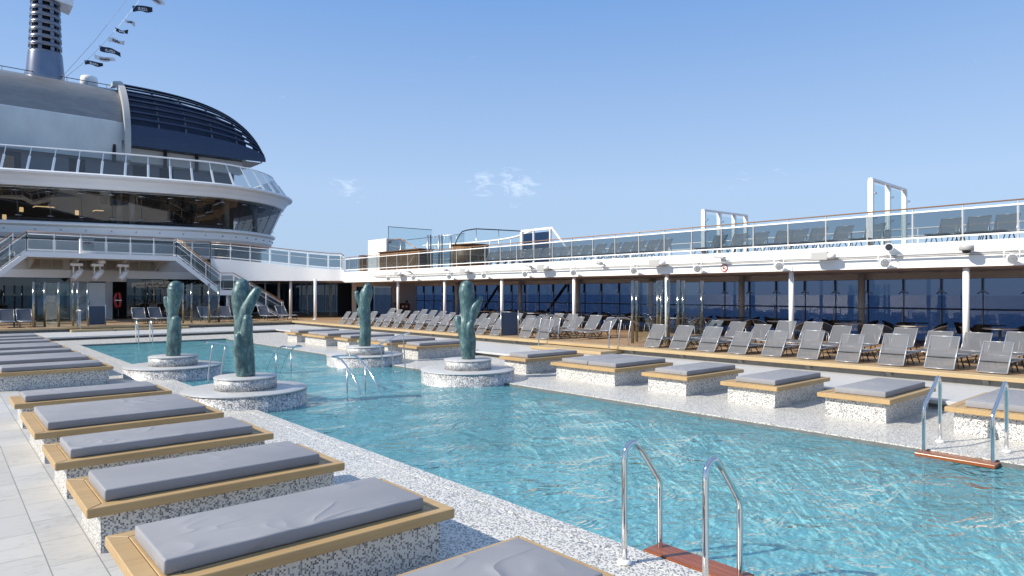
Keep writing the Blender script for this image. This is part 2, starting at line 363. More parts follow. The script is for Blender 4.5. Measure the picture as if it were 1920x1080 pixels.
def curve(pts, k=8):
    """Catmull-Rom through points"""
    P = [Vector(p) for p in pts]; P = [P[0]*2-P[1]]+P+[P[-1]*2-P[-2]]; out = []
    for i in range(1, len(P)-2):
        for j in range(k):
            t = j/k; a, b, c, d = P[i-1:i+3]
            out.append(.5*((2*b)+(c-a)*t+(2*a-5*b+4*c-d)*t*t+(3*b-a-3*c+d)*t**3))
    out.append(P[-2]); return out
# ================================================================== SETTING: sea, decks, pool
ZT = .36                       # teak deck height
PX0, PX1, PY0, PY1 = 4.0, 9.32, -2.2, 29.3
structure(MB().quad((-9000, -9000, -30), (9000, -9000, -30), (9000, 9000, -30), (-9000, 9000, -30)), 'sea', 'sea')
structure(MB().box(-9, 1.30, -6, 33, -.3, 0.0), 'stone_floor', 'slabs')
d = MB()
for x0, x1, y0, y1 in ((1.30, PX0, -6, 33), (PX1, 12.75, -6, 33), (PX0, PX1, PY1, 33), (PX0, PX1, -6, PY0)): d.box(x0, x1, y0, y1, -.3, 0)
structure(d, 'pool_deck', 'deckmosaic')
d = MB()
for x0, x1, y0, y1 in ((PX0-.16, PX0+.012, PY0, PY1), (PX1-.012, PX1+.02, PY0, PY1), (PX0+.012, PX1-.012, PY1-.012, PY1+.05)): d.box(x0, x1, y0, y1, -.28, .003)
structure(d, 'pool_coping', 'deckmosaic')
d = MB().box(PX1-.03, PX1-.0125, PY0, PY1, -.28, -.012).box(PX0+.0125, PX0+.03, PY0, PY1, -.28, -.012).box(PX0+.031, PX1-.031, PY1-.03, PY1-.0125, -.28, -.012)
structure(d, 'pool_edge', 'wet')
d = MB().box(PX0-.2, PX1+.2, PY0-.2, PY1+.2, -1.75, -1.45)
d.box(PX0-.2, PX0, PY0, PY1, -1.45, -.301).box(PX1, PX1+.2, PY0, PY1, -1.45, -.301).box(PX0, PX1, PY1, PY1+.2, -1.45, -.301).box(PX0, PX1, PY0-.2, PY0, -1.45, -.301)
structure(d, 'pool_basin', 'poolfloor')
d = MB().box(PX0, PX1, 12.6, 16.4, -1.449, -.26)
for i in range(3):
    d.box(PX0, PX1, 12.6-.35*(i+1), 12.6-.35*i, -1.449, -.26-.22*(i+1)); d.box(PX0, PX1, 16.4+.35*i, 16.4+.35*(i+1), -1.449, -.26-.22*(i+1))
structure(d, 'pool_steps', 'poolfloor')
# water surface with real low waves
wv = [(random.uniform(2.2, 9), random.gauss(1.25, .55), random.uniform(0, 6.28)) for _ in range(16)]
def wz(x, y):
    return sum(.0075/k**.8*math.sin(k*(x*math.cos(a)*.75+y*math.sin(a))+p+.6*math.sin(.7*x+.45*y+p)) for k, a, p in wv)
nx, ny = 60, 320; vs = []; fs = []
for j in range(ny+1):
    t = j/ny; y = PY0+(PY1-PY0)*t**1.35
    for i in range(nx+1):
        x = PX0+(PX1-PX0)*i/nx; vs.append((x, y, -.055+wz(x, y)))
for j in range(ny):
    for i in range(nx): fs.append((j*(nx+1)+i, j*(nx+1)+i+1, (j+1)*(nx+1)+i+1, (j+1)*(nx+1)+i))
structure(MB().add(vs, fs, True), 'pool_water', 'water')
# raised teak deck, its pale lip, recess and stone tread
LX, LY = 15.15, 36.4
structure(MB().box(LX+.42, 25.4, -6, 52, -.2, ZT-.006).box(-9, LX+.42, LY+.42, 52, -.2, ZT-.006), 'teak_deck', 'teak')
structure(MB().box(LX, LX+.42, -6, LY, ZT-.085, ZT), 'deck_lip', 'lipwood', bev=.006)
structure(MB().box(-9, LX+.42, LY+.002, LY+.42, ZT-.085, ZT-.001), 'deck_lip_far', 'lipwoodx', bev=.006)
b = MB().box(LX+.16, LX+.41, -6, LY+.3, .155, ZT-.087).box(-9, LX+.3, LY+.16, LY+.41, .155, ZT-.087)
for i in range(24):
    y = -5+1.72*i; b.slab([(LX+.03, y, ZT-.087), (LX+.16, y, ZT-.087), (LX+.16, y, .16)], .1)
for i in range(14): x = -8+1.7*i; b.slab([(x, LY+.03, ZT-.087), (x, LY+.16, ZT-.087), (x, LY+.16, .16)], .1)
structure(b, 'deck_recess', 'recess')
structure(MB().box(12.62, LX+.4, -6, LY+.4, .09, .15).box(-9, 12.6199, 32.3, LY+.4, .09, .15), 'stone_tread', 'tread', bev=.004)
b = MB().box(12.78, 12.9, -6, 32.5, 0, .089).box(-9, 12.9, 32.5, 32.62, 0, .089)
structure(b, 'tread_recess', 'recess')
# wooden steps up to the teak
def steps(loc, x0, x1, y0, y1, lab):
    t = thing('wooden_step', lab, 'step', loc)
    MB().box(x0, x1, y0, y1, .16, .25).build('tread', 'lipwood', t, bev=.006)
    MB().box(x0+.08, x1, y0+.06, y1-.06, .150, .1595).build('riser', 'recess', t)
    return t
steps((14.5, 14, .18), 14.35, LX+.2, 12.6, 15.6, 'broad pale wooden step below the teak edge between the two curved handrails')
steps((8, LY-.3, .18), 4.6, 9.6, LY-.55, LY+.2, 'long pale wooden step at the far end of the pool below the entrance')
# ================================================================== DAY BEDS
def bed(name, x0, x1, y0, y1, cushions, lab, grp, mir=False):
    w, l = x1-x0, y1-y0; cx, cy = (x0+x1)/2, (y0+y1)/2
    t = thing(name, lab, 'day bed', (cx, cy, 0), group=grp)
    MB().box(x0+.1, x1-.07, y0+.09, y1-.09, 0, .299).build('plinth', 'mosaic', t)
    f = MB(); g = .0035
    e = [(x0, x0+.115), (x0+.115+g, x0+.235)] if not mir else [(x0, x0+.12)]
    r = .115
    def mit(P): f.add([(x, y, z) for z in (.30, .37) for x, y in P], [(3, 2, 1, 0), (4, 5, 6, 7)]+[(i, (i+1) % 4, 4+(i+1) % 4, 4+i) for i in range(4)])
    mit([(x0, y0), (x1, y0), (x1-r, y0+r-g), (x0+r, y0+r-g)]); mit([(x0+r, y1-r+g), (x1-r, y1-r+g), (x1, y1), (x0, y1)])
    mit([(x0, y0+.002), (x0+r-g, y0+r), (x0+r-g, y1-r), (x0, y1-.002)]); mit([(x1-r+g, y0+r), (x1, y0+.002), (x1, y1-.002), (x1-r+g, y1-r)])
    n = max(3, round((l-2*r)/.13)); p = (l-2*r)/n; xs = x0+r+(.115 if not mir else 0)
    if not mir: f.box(x0+r, xs-g, y0+r, y1-r, .30, .3695)
    for i in range(n): f.box(xs, x1-r, y0+r+p*i+g/2, y0+r+p*(i+1)-g/2, .30, .3695)
    f.build('wood_frame', 'bedwood', t, bev=.005, seg=1)
    k = cushions; m0, m1 = (x0+.13, x1-.19) if not mir else (x0+.17, x1-.12)
    a0, a1 = y0+.12, y1-.2
    for i in range(k):
        q0 = a0+(a1-a0)*i/k; q1 = a0+(a1-a0)*(i+1)/k
        mm = MB().box(m0, m1, q0+(.006 if i else 0), q1-(.006 if i < k-1 else 0), .371, .463)
        o = mm.build('mattress', 'vinyl', t, bev=.016, seg=3)
        for pl in o.data.polygons: pl.use_smooth = True
        a, b_, c_, d_ = m0+.004, m1-.004, q0+.010, q1-.010
        lp = [(a, c_+.02, .452), (a, d_-.02, .452), (a+.01, d_, .452), (b_-.01, d_, .452), (b_, d_-.02, .452), (b_, c_+.02, .452), (b_-.01, c_, .452), (a+.01, c_, .452), (a, c_+.02, .452)]
        MB().tube(lp, .0045, 6, False).build('piping', 'vinyl', o)
    return t
LB = [(2.2, 3.21, 1, 'day bed nearest the camera, cut off by the bottom edge of the view'),
      (3.92, 4.97, 1, 'second day bed from the camera in the left row, smooth grey mattress'),
      (5.65, 6.70, 1, 'day bed on the left of the pool, third from the camera, creased grey mattress'),
      (7.37, 8.40, 1, 'narrow day bed just on the near side of the wide crinkled one'),
      (9.08, 10.82, 1, 'wide day bed with a heavily crinkled grey mattress beside the nearest sculpture pedestal'),
      (11.65, 12.62, 1, 'narrow day bed just beyond the wide crinkled one, ending the near left row'),
      (16.35, 17.4, 1, 'first day bed of the far left row, its speckled plinth in full view'),
      (18.05, 19.95, 2, 'second day bed of the far left row, a wide one with two wrinkled cushions'),
      (20.65, 21.7, 1, 'third day bed of the far left row, a single one'),
      (22.4, 24.3, 2, 'fourth day bed of the far left row, a wide double one'),
      (25.0, 26.05, 1, 'fifth day bed of the far left row, a single one'),
      (26.7, 27.75, 1, 'sixth day bed of the far left row, second from its far end'),
      (28.5, 30.3, 2, 'last day bed of the far left row, nearest the far wooden deck edge')]
for y0, y1, k, lab in LB: bed('day_bed', .82, 2.86, y0, y1, k, lab, 'day beds left of the pool')
RB = [(1.1, 2.97, 2, 'double day bed behind the right pool ladder, cut by the right edge of the view'),
      (3.66, 4.73, 1, 'single day bed just left of the right pool ladder'),
      (5.39, 6.45, 1, 'second single day bed to the left of the right pool ladder'),
      (7.14, 8.2, 1, 'third single day bed to the left of the right pool ladder'),
      (8.88, 10.78, 2, 'wide double day bed with two grey cushions, right of the near right sculpture'),
      (11.62, 12.6, 1, 'single day bed just right of the near right sculpture pedestal, left of the double one'),
      (16.35, 17.4, 1, 'single day bed standing between the two right-hand sculptures'),
      (18.06, 20.0, 2, 'double day bed right behind the far right sculpture'),
      (20.65, 21.7, 1, 'single day bed just left of the far right sculpture pedestal'),
      (22.42, 24.4, 2, 'wide day bed second from the far end of the right row'),
      (25.0, 26.1, 1, 'last single day bed at the far end of the right row')]
for y0, y1, k, lab in RB: bed('day_bed', 10.55, 12.58, y0, y1, k, lab, 'day beds right of the pool', True)
# ================================================================== SCULPTURES on round pedestals
PED = [((4.2, 12.14), 'nearest round two-tier tiled pedestal, on the left pool edge'), ((4.25, 17.2), 'far left round two-tier tiled pedestal'),
       ((9.08, 11.95), 'near right round two-tier tiled pedestal rising from the water'), ((9.1, 16.75), 'far right round two-tier tiled pedestal')]
for (x, y), lab in PED:
    t = thing('round_pedestal', lab, 'pedestal', (x, y, 0), group='tiled pedestals of the sculptures')
    MB().lathe([(1.05, -1.0), (1.05, .205)], 72, (x, y, 0)).build('lower_tier', 'silver', t)
    MB().lathe([(.45, .205), (1.05, .205), (1.062, .208), (1.062, .226), (1.055, .232), (.45, .232)], 72, (x, y, 0)).build('lower_slab', 'cap', t)
    MB().lathe([(.53, .233), (.53, .425)], 60, (x, y, 0)).build('upper_tier', 'silver', t)
    MB().lathe([(.02, .425), (.532, .425), (.54, .428), (.54, .444), (.534, .45), (.02, .45)], 60, (x, y, 0)).build('upper_slab', 'cap', t)
def sculpture(x, y, chains, lab):
    mb = MB()
    for ch in chains:
        pts = [Vector((p[0]*K_+(p[3] if len(p) > 3 else 0)*-S_, -p[0]*S_+(p[3] if len(p) > 3 else 0)*-K_, p[1])) for p in ch]
        rad = [p[2] for p in ch]
        cp = curve([(p.x, p.y, p.z) for p in pts], 6); cr = [v.x for v in curve([(r, 0, 0) for r in rad], 6)]
        # rounded ends
        d0 = (cp[1]-cp[0]).normalized(); d1 = (cp[-1]-cp[-2]).normalized(); r0, r1 = cr[0], cr[-1]
        head = [cp[-1]+d1*r1*math.sin(a) for a in (.3, .6, .9, 1.2, 1.45)]; hr = [r1*math.cos(a) for a in (.3, .6, .9, 1.2, 1.45)]
        mb.tube(cp+head, cr+hr, 20)
    ob = mb.build('sculpture', 'bronze', at=(0, 0, 0))
    md = ob.modifiers.new('r', 'REMESH'); md.mode = 'VOXEL'; md.voxel_size = .013
    sm = ob.modifiers.new('s', 'SMOOTH'); sm.iterations = 5; sm.factor = .5
    me = bpy.data.meshes.new_from_object(ob.evaluated_get(bpy.context.evaluated_depsgraph_get()))
    ob.modifiers.clear(); old = ob.data; ob.data = me; me.name = 'sculpture'; bpy.data.meshes.remove(old)
    zs = min(v.co.z for v in me.vertices)
    for pl in me.polygons: pl.use_smooth = True
    ob.location = (x, y, .452)
    return tag(ob, lab, 'sculpture', 'bronze plant-like sculptures')
sculpture(4.2, 12.14, [[(.0, 0, .165), (-.03, .4, .172), (-.05, .8, .155), (-.085, 1.05, .128), (-.10, 1.3, .15), (-.08, 1.48, .168), (-.07, 1.62, .135)],
    [(-.05, .95, .10, .04), (.04, 1.2, .105, .06), (.13, 1.38, .098, .06), (.22, 1.53, .082, .05)],
    [(.03, .6, .09, .08), (.085, .85, .10, .16), (.10, 1.02, .08, .17)], [(-.05, .2, .1, .08), (-.06, .5, .095, .17), (-.055, .72, .066, .19)]],
    'green bronze sculpture nearest the camera, bulb head with raised arm and small buds')
sculpture(4.25, 17.2, [[(-.01, 0, .165), (.02, .4, .165), (0, .8, .13), (0, 1.02, .108), (.03, 1.3, .145), (.05, 1.55, .18), (.055, 1.62, .165)],
    [(.04, .3, .12, .07), (.10, .62, .14, .12), (.13, .85, .11, .13)], [(-.04, 1.0, .07), (-.13, 1.22, .085), (-.17, 1.36, .062)]],
    'flat-topped green bronze sculpture on the far left pedestal')
sculpture(9.08, 11.95, [[(.01, 0, .15), (0, .4, .185), (-.05, .7, .195), (0, .95, .165), (-.03, 1.25, .155), (-.03, 1.5, .178), (-.03, 1.62, .16)],
    [(.04, .85, .13, .04), (.16, 1.15, .115, .04), (.27, 1.36, .075, .02)], [(-.08, .5, .12, .05), (-.2, .82, .10, .05), (-.22, .9, .085, .05)], [(.0, .45, .1, .08), (.06, .75, .085, .14), (.1, .85, .05, .14)]],
    'green bronze sculpture on the near right pedestal with one arm reaching up to the right')
sculpture(9.1, 16.75, [[(-.03, 0, .175), (.0, .3, .16), (.0, .65, .155), (-.03, .95, .175), (-.02, 1.2, .16), (.04, 1.5, .172), (.07, 1.66, .115)],
    [(-.08, 1.1, .085, .03), (-.19, 1.36, .09, .03), (-.23, 1.48, .075, .03)], [(-.12, .85, .08), (-.17, 1.0, .08)]],
    'green bronze sculpture on the far right pedestal with a short bud at its left shoulder')
# ================================================================== POOL LADDERS AND RAILS
def ladder(name, lab, xe, sgn, y0, y1, zs, base, out):
    """xe pool edge, sgn direction into the water"""
    t = thing(name, lab, 'pool ladder', (xe, (y0+y1)/2, 0))
    for y in (y0, y1):
        arc = [(base, y, 0), (base, y, .3), (base, y, .74)] + [(base+(.085-.085*math.cos(a))*sgn, y, .76+.10*math.sin(a)) for a in (.5, 1.0, 1.5, 2.0)]
        end = arc[-1]
        pts = arc + [(base+.2*sgn, y, .78), (out-.03*sgn, y, .555), (out-.005*sgn, y, .51), (out, y, .46), (out, y, 0), (out, y, -1.0)]
        h = MB().tube(pts, .0215, 12).build('handrail', 'chrome', t)
        MB().lathe([(.05, .004), (.05, .018), (.04, .03), (.0225, .035)], 24, (base, y, 0)).build('base_cap', 'white', h)
    x0, x1 = sorted((xe+.02*sgn, xe+.24*sgn))
    s = MB().box(x0, x1, min(y0, y1)-.06, max(y0, y1)+.06, zs-.045, zs).build('step', 'stepwood', t, bev=.008)
    for dz in (.3, .6): MB().box(x0, x1, min(y0, y1), max(y0, y1), zs-.045-dz, zs-dz).build('step', 'stepwood', t, bev=.008)
    return t
ladder('pool_ladder', 'polished steel pool ladder in the foreground with a red-brown wooden step', 4.0, 1, 3.05, 2.385, .015, 3.73, 4.15)
ladder('pool_ladder', 'polished steel pool ladder on the right pool edge in front of the double day bed', PX1, -1, 2.82, 2.11, -.015, 9.85, 9.235)
t = thing('pool_ladder', 'small steel ladder at the far end of the pool', 'pool ladder', (5.4, PY1, 0))
for x in (5.95, 6.45):
    MB().tube([(x, PY1+.3, 0), (x, PY1+.3, .75), (x, PY1+.2, .86), (x, PY1+.1, .8), (x, PY1-.15, .4), (x, PY1-.15, -.8)], .022, 8).build('handrail', 'chrome', t)
MB().box(5.9, 6.5, PY1-.25, PY1-.02, -.12, -.08).build('step', 'stepwood', t)
def arch_rail(lab, x0, x1, y, s):
    t = thing('pool_handrail', lab, 'handrail', (x0, y, -.26), group='steel handrails of the shallow steps')
    prof = [(1.45, .60), (1.2, .60), (.95, .53), (.6, .33), (.3, .08), (.05, -.22), (0, -.32)]
    prof = [(1.4-a[0]*1.0, a[1]) for a in prof]
    a = [(x0, y+s*(-p[0]), p[1]) for p in prof]; b = [(x1, y+s*(-p[0]), p[1]) for p in prof]
    loop = curve(a, 5); loop2 = curve(b, 5)
    top = [(x0+(x1-x0)*k, y+s*.05+s*.10*math.sin(math.pi*k), .60) for k in (.15, .4, .6, .85)]
    MB().tube(list(reversed(loop))+top+loop2, .019, 10, False).build('rail', 'chrome', t)
    for x in (x0, x1): MB().tube([(x, y-s*.62, .43), (x, y-s*.62, -.3)], .017, 8).build('post', 'steel', t)
    return t
arch_rail('twin steel handrail arching into the water in front of the far right pedestal', 6.29, 6.70, 12.95, 1)
arch_rail('twin steel handrail arching into the far pool, behind the nearest sculpture', 6.55, 6.94, 16.1, -1)
def slope_rail(lab, x0, x1, y, z0, z1, posts):
    t = thing('pool_handrail', lab, 'handrail', ((x0+x1)/2, y, -.26), group='steel handrails of the shallow steps')
    MB().tube(curve([(x0, y, z0), ((2*x0+x1)/3, y, z0+(z1-z0)*.4), ((x0+2*x1)/3, y, z0+(z1-z0)*.78), (x1, y, z1)], 5), .019, 10).build('rail', 'chrome', t)
    for px, top in posts: MB().tube(curve([(px, y, -.26), (px-.02, y, .2), (px-.07*(1 if x1 > x0 else -1)*1, y, top)], 5), .017, 8).build('post', 'steel', t)
slope_rail('steel handrail rising to the right between the two right-hand sculptures', 8.22, 9.25, 14.6, .62, .93, [(8.42, .63), (8.72, .76), (9.08, .88)])
slope_rail('steel handrail half hidden behind the nearest sculpture', 5.30, 4.28, 14.8, .66, .90, [(4.98, .72), (4.62, .82), (4.36, .87)])
def deck_rail(lab, x0, y, dx, dy, zt, cat='handrail'):
    """curved handrail of the steps up to the teak: three posts and a drooping top rail"""
    t = thing('step_handrail', lab, cat, (x0, y, .18), group='curved handrails of the deck steps')
    P = lambda a, z: (x0+dx*a, y+dy*a, z)
    MB().tube(curve([P(-.25, 1.12), P(.05, 1.18), P(.5, 1.20), P(.95, 1.14), P(1.35, .98)], 6), .026, 10).build('rail', 'steel', t)
    for a, zb, top in ((0, .20, 1.17), (.45, ZT-.005, 1.19), (.9, ZT-.005, 1.14)):
        MB().tube(curve([P(a-.05, zb), P(a-.02, .7), P(a+.1, top)], 5), .02, 8).build('post', 'steel', t)
deck_rail('curved steel handrail beside the navy panel on the right teak edge', 14.92, 15.75, 1, 0, 1.2)
deck_rail('curved steel handrail at the right end of the right wooden step', 14.92, 12.75, 1, 0, 1.2)
deck_rail('curved steel handrail left of the far sculpture by the far wooden step', 5.0, LY-.1, 0, 1, 1.2)
deck_rail('curved steel handrail behind the far left sculpture by the far wooden step', 8.9, LY-.1, 0, 1, 1.2)
def navy_panel(lab, a, b, h):
    t = thing('windbreak', lab, 'windbreak', (a[0], a[1], ZT))
    A, B = Vector((*a, 0)), Vector((*b, 0))
    MB().bar(A+(B-A)*.04+Vector((0, 0, ZT+h/2)), B+(A-B)*.04+Vector((0, 0, ZT+h/2)), .02, h-.08).build('board', 'navy', t)
    for q in (A, B): MB().tube([q+Vector((0, 0, ZT)), q+Vector((0, 0, ZT+h+.03))], .02, 8).build('post', 'steel', t)
navy_panel('navy blue panel between steel posts on the right teak edge', (15.42, 18.32), (15.98, 18.0), .92)
x0, _ = onY(166, 600, 37.3); x1, _ = onY(198, 600, 37.3)
navy_panel('navy blue panel between steel posts at the far end, left of the doorway', (x0, 37.3), (x1, 37.3), .98)
# ================================================================== SUN LOUNGERS
def lounger_leg(mb, x, s, y):
    mb.tube([(x-.17*s, y, .012), (x-.04*s, y, .13), (x+.06*s, y, .225)], .014, 6)
def make_back(t, hx, hz, tx, tz, w, mat, fr='alu'):
    """sloped sling back from hinge (hx,hz) to (tx,tz)"""
    dx, dz = tx-hx, tz-hz
    mb = MB(); n = 8; k = 4; vs = []
    for i in range(n+1):
        a = i/n
        for j in range(k+1):
            b = j/k; sag = .022*math.sin(math.pi*b)*math.sin(math.pi*min(1, a*1.1))
            vs.append((hx+dx*a+sag*dz, -w+2*w*b, hz+dz*a-sag*dx))
    fs = [(i*(k+1)+j, i*(k+1)+j+1, (i+1)*(k+1)+j+1, (i+1)*(k+1)+j) for i in range(n) for j in range(k)]
    o = mb.add(vs, fs, True).build('backrest', mat, t)
    f = MB()
    for y in (-w, w): f.tube([(hx, y, hz), (tx, y, tz)], .0145, 6)
    f.tube([(tx, -w, tz), (tx, w, tz)], .011, 6).tube([(hx, -w, hz), (hx, w, hz)], .011, 6)
    f.build('back_frame', fr, o)
def make_lounger(lab, grp, kind='pool', mat='sling', seat=.24, length=1.05):
    t = thing('sun_lounger', lab, 'sun lounger', (0, 0, 0), group=grp, local=True); w = .255
    if kind == 'edge': make_back(t, 0, .02, .43, .62, w, mat); s0, s1 = .12, 1.2
    else: make_back(t, 0, seat, .40, .70, w, mat); s0, s1 = 0, -length
    g = MB()
    g.box(min(s0, s1), max(s0, s1), -w+.01, w-.01, seat-.004, seat).build('seat', mat, t)
    f = MB()
    for y in (-w, w): f.tube([(s0, y, seat-.006), (s1, y, seat-.006)], .0145, 6)
    f.tube([(s1, -w, seat-.006), (s1, w, seat-.006)], .0145, 6)
    f.build('seat_frame', 'alu', t)
    sg = 1 if s1 < s0 else -1
    for x, s in ((s0-.12*sg, -sg), (s1+.2*sg, sg), (s0-.45*sg, sg)):
        for y in (-w+.01, w-.01):
            m = MB(); lounger_leg(m, x, s, y); m.build('leg', 'darkframe', t)
    for y in (w-.02, .02-w): MB().tube([(.27, y, .42 if kind == 'edge' else .55), (.40, y, .012)], .010, 6).build('strut', 'darkframe', t)
    return t
LE = make_lounger('x', 'loungers along the right teak edge', 'edge')
used = []
def put(proto, loc, rz, lab, sc=None):
    if proto.name.startswith('sun_lounger') and sc is None and len(used) and loc[2] == ZT: q = random.uniform(.94, 1.05); sc = (random.uniform(.95, 1.06), q, random.choice((.9, .97, 1.0, 1.05, 1.08)))
    if proto.name not in used: used.append(proto.name); proto.location = loc; proto.rotation_euler = (0, 0, rz); proto['label'] = lab; return proto
    return dup(proto, loc, rz, lab, sc)
for k in range(11):
    y = 2.95+.913*k-.27
    put(LE, (15.63+random.uniform(-.03, .03), y, ZT), random.uniform(-.05, .05),
        f'{ORD[k]} grey lounger from the right ladder in the front row on the teak edge')
fy = [31.6, 30.7, 29.8, 28.9, 28.0, 27.2, 26.3, 25.4, 24.5, 23.6, 22.75, 21.9, 21.0, 20.15, 19.25, 17.6, 16.7]
for k, y in enumerate(fy):
    put(LE, (15.63+random.uniform(-.03, .03), y-.27, ZT), random.uniform(-.05, .05),
        f'{ORD[k]} grey lounger from the far corner along the teak edge behind the far beds')
LP = make_lounger('x', 'loungers of the second row by the white poles')
k = 0
for i in range(12):
    y = 3.25+.785*i-.25
    put(LP, (18.42+random.uniform(-.05, .05), y, ZT), random.uniform(-.06, .06),
        f'{ORD[i]} grey lounger from the right in the back row by the white poles')
for i in range(21):
    y = 15.75+.80*i
    put(LP, ((17.9 if i < 3 else 18.4)+random.uniform(-.06, .06), y-.25, ZT), random.uniform(-.08, .08),
        f'{ORD[i]} grey lounger beyond the zigzag glass screen in the row behind the teak edge')
# upper deck loungers
ZU = 3.24
LU = make_lounger('x', 'loungers on the upper deck')
pl = [1867, 1817, 1765, 1626, 1567, 1521, 1487, 1457, 1415, 1377, 1340, 1240, 1216, 1192, 1169, 1147, 1120, 1095, 1075, 1055, 1037, 1020, 1003, 988, 974, 960, 946, 932, 918]
for i, px in enumerate(pl):
    y, _ = onX(px, 420, 21.25)
    put(LU, (20.9, y-.25, ZU), random.uniform(-.05, .05), f'{ORD[i]} lounger from the right on the upper deck behind the glass railing', (1, 1, 1.12) if i else None)
LU.scale = (1, 1, 1.12)
# far loungers by the window wall
LF = make_lounger('x', 'loungers on the far teak deck', mat='slingshade')
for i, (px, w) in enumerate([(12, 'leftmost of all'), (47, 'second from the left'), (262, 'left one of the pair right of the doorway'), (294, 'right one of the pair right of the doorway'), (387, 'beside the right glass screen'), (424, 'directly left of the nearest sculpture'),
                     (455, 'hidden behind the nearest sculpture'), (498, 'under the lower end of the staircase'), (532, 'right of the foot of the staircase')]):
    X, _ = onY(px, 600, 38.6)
    put(LF, (X, 38.7, ZT), R(90)+random.uniform(-.1, .1), f'shade-darkened grey lounger on the far deck, {w}', (1.15, 1.15, 1.15) if i else None)
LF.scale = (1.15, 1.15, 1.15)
# ================================================================== RIGHT SIDE: poles, upper deck, window wall
XF, ZS, ZF = 19.2, 2.6, 3.24        # fascia plane, soffit, fascia top
YE = 38.0
for i, y in enumerate([4.99, 9.47, 13.97, 18.47, 23.0, 27.5, 32.0]):
    t = thing('deck_pole', 'slim white pole holding up the upper deck, '+ORD[i]+' from the right', 'pole', (19.42, y, ZT), group='white deck poles')
    MB().tube([(19.42, y, ZT-.006), (19.42, y, ZS)], .075, 16).build('shaft', 'white', t)
    MB().lathe([(.12, ZT-.006), (.12, ZT+.012), (.085, ZT+.02)], 20, (19.42, y, 0)).build('base_plate', 'white', t)
t = thing('upper_deck', 'long white upper deck edge over the right side with a beige underside', 'deck', (22, 18, ZS))
MB().box(XF, XF+.12, -6, YE, ZS, ZF).build('fascia', 'white', t)
MB().box(XF+.12, 26.0, -6, 52, ZF-.06, ZF-.004).build('floor', 'teak', t)
sf = MB().box(XF+.12, 25.9, -6, 52, ZS+.05, ZS+.09)
sf.build('soffit', 'soffit', t)
bm_ = MB()
for i in range(40): y = -4.4+1.16*i; bm_.box(XF+.13, 25.3, y, y+.03, ZS+.02, ZS+.05)
bm_.build('soffit_ribs', 'soffit', t)
MB().box(25.32, 25.9, -6, 39.4, 2.42, ZS+.05).build('beam', 'soffit', t)
# window wall to the sea
XG = 25.5
t = thing('window_wall', 'long wall of blue tinted window panes facing the sea on the right', 'window wall', (XG, 18, ZT))
ys = [6.09+1.16*k for k in range(-7, 31)]
for a, b in zip(ys, ys[1:]):
    MB().box(XG+.02, XG+.035, a+.012, b-.012, ZT+.02, 2.44).build('pane', 'seaglass', t)
fr = MB()
for i, y in enumerate(ys): fr.box(XG-.01, XG+.045, y-.0115, y+.0115, ZT, 2.44).box(XG-.10, XG-.012, y-.02, y+.02, 1.95, 2.44)
fr.box(XG-.05, XG+.05, ys[0], ys[-1], ZT-.006, ZT+.018)
fr.build('mullions', 'darkframe', t)
cl = MB()
for y in ys[1:-1]: MB().tube([(XG-.0, y-.15, 1.93), (XG-.03, y-.13, 1.93), (XG-.11, y, 2.03), (XG-.03, y+.13, 1.93), (XG+.0, y+.15, 1.93)], .018, 6).build('glass_clamp', 'steel', t)
t = thing('window_handrail', 'dark handrail on pale stanchions running in front of the sea windows', 'railing', (XG-.3, 18, ZT))
MB().tube([(XG-.28, -2, 1.41), (XG-.28, 39.3, 1.41)], .024, 8).build('top_rail', 'darkframe', t)
for i in range(32):
    y = 1.4+1.16*i; MB().tube([(XG-.28, y, ZT-.006), (XG-.28, y, 1.395)], .018, 6).build('post', 'whitewarm', t)
for i, y in enumerate([9.65, 14.35, 18.95, 23.6, 28.1, 34.2]):
    t = thing('support_pillar', f'cream painted pillar at the sea windows, {ORD[i]} from the right', 'pillar', (25.1, y, ZT), group='cream pillars at the windows')
    MB().tube([(25.1, y, ZT-.006), (25.1, y, ZS+.05)], .12, 16).build('shaft', 'whitewarm', t)
    MB().lathe([(.125, 1.36), (.20, 1.40), (.20, 1.43), (.125, 1.43)], 20, (25.1, y, 0)).build('collar', 'whitewarm', t)
for i, (y0, y1) in enumerate([(31.0, 33.2), (25.2, 27.4)]):
    o = MB().bar((XG+.5, y0+2.2, .3), (XG+.5, y1-2.2, 2.5), .12, .1, (1, 0, 0)).build('diagonal_brace', 'darkframe', at=(XG+.5, y0, .3))
    tag(o, ['farther dark diagonal brace seen through the sea windows left of the sculpture', 'nearer dark diagonal brace seen through the sea windows right of the sculpture'][i], 'brace')
# lower hull edge outside windows
o = structure(MB().box(25.95, 26.6, -20, 60, -30, -.2), 'hull_side', 'white')
# upper railing
t = thing('upper_railing', 'glass railing with wooden handrail along the upper deck on the right', 'railing', (XF+.1, 18, ZF))
py = [2.79+1.12*k for k in range(-3, 32)]
py.append(38.0)
Y1 = py[-1]
MB().tube([(XF+.1, py[0], 4.16), (XF+.1, Y1, 4.16)], .019, 10).build('handrail', 'handwood', t)
MB().box(XF+.07, XF+.13, py[0], Y1, 4.03, 4.07).build('upper_bar', 'white', t)
MB().box(XF+.07, XF+.13, py[0], Y1, 3.36, 3.40).build('lower_bar', 'white', t)
for y in py: MB().box(XF+.08, XF+.12, y-.015, y+.015, ZF, 4.14).build('post', 'grey', t)
for a, b in zip(py, py[1:]): MB().box(XF+.092, XF+.104, a+.03, b-.03, 3.405, 4.025).build('glass_panel', 'railglass', t)
t = thing('outer_railing', 'white outer railing on the sea side of the upper deck behind the loungers', 'railing', (26, 18, ZF))
r = MB()
for z in (4.22, 3.95): r.tube([(26, -4, z), (26, 40, z)], .03, 8)
r.build('rails', 'white', t)
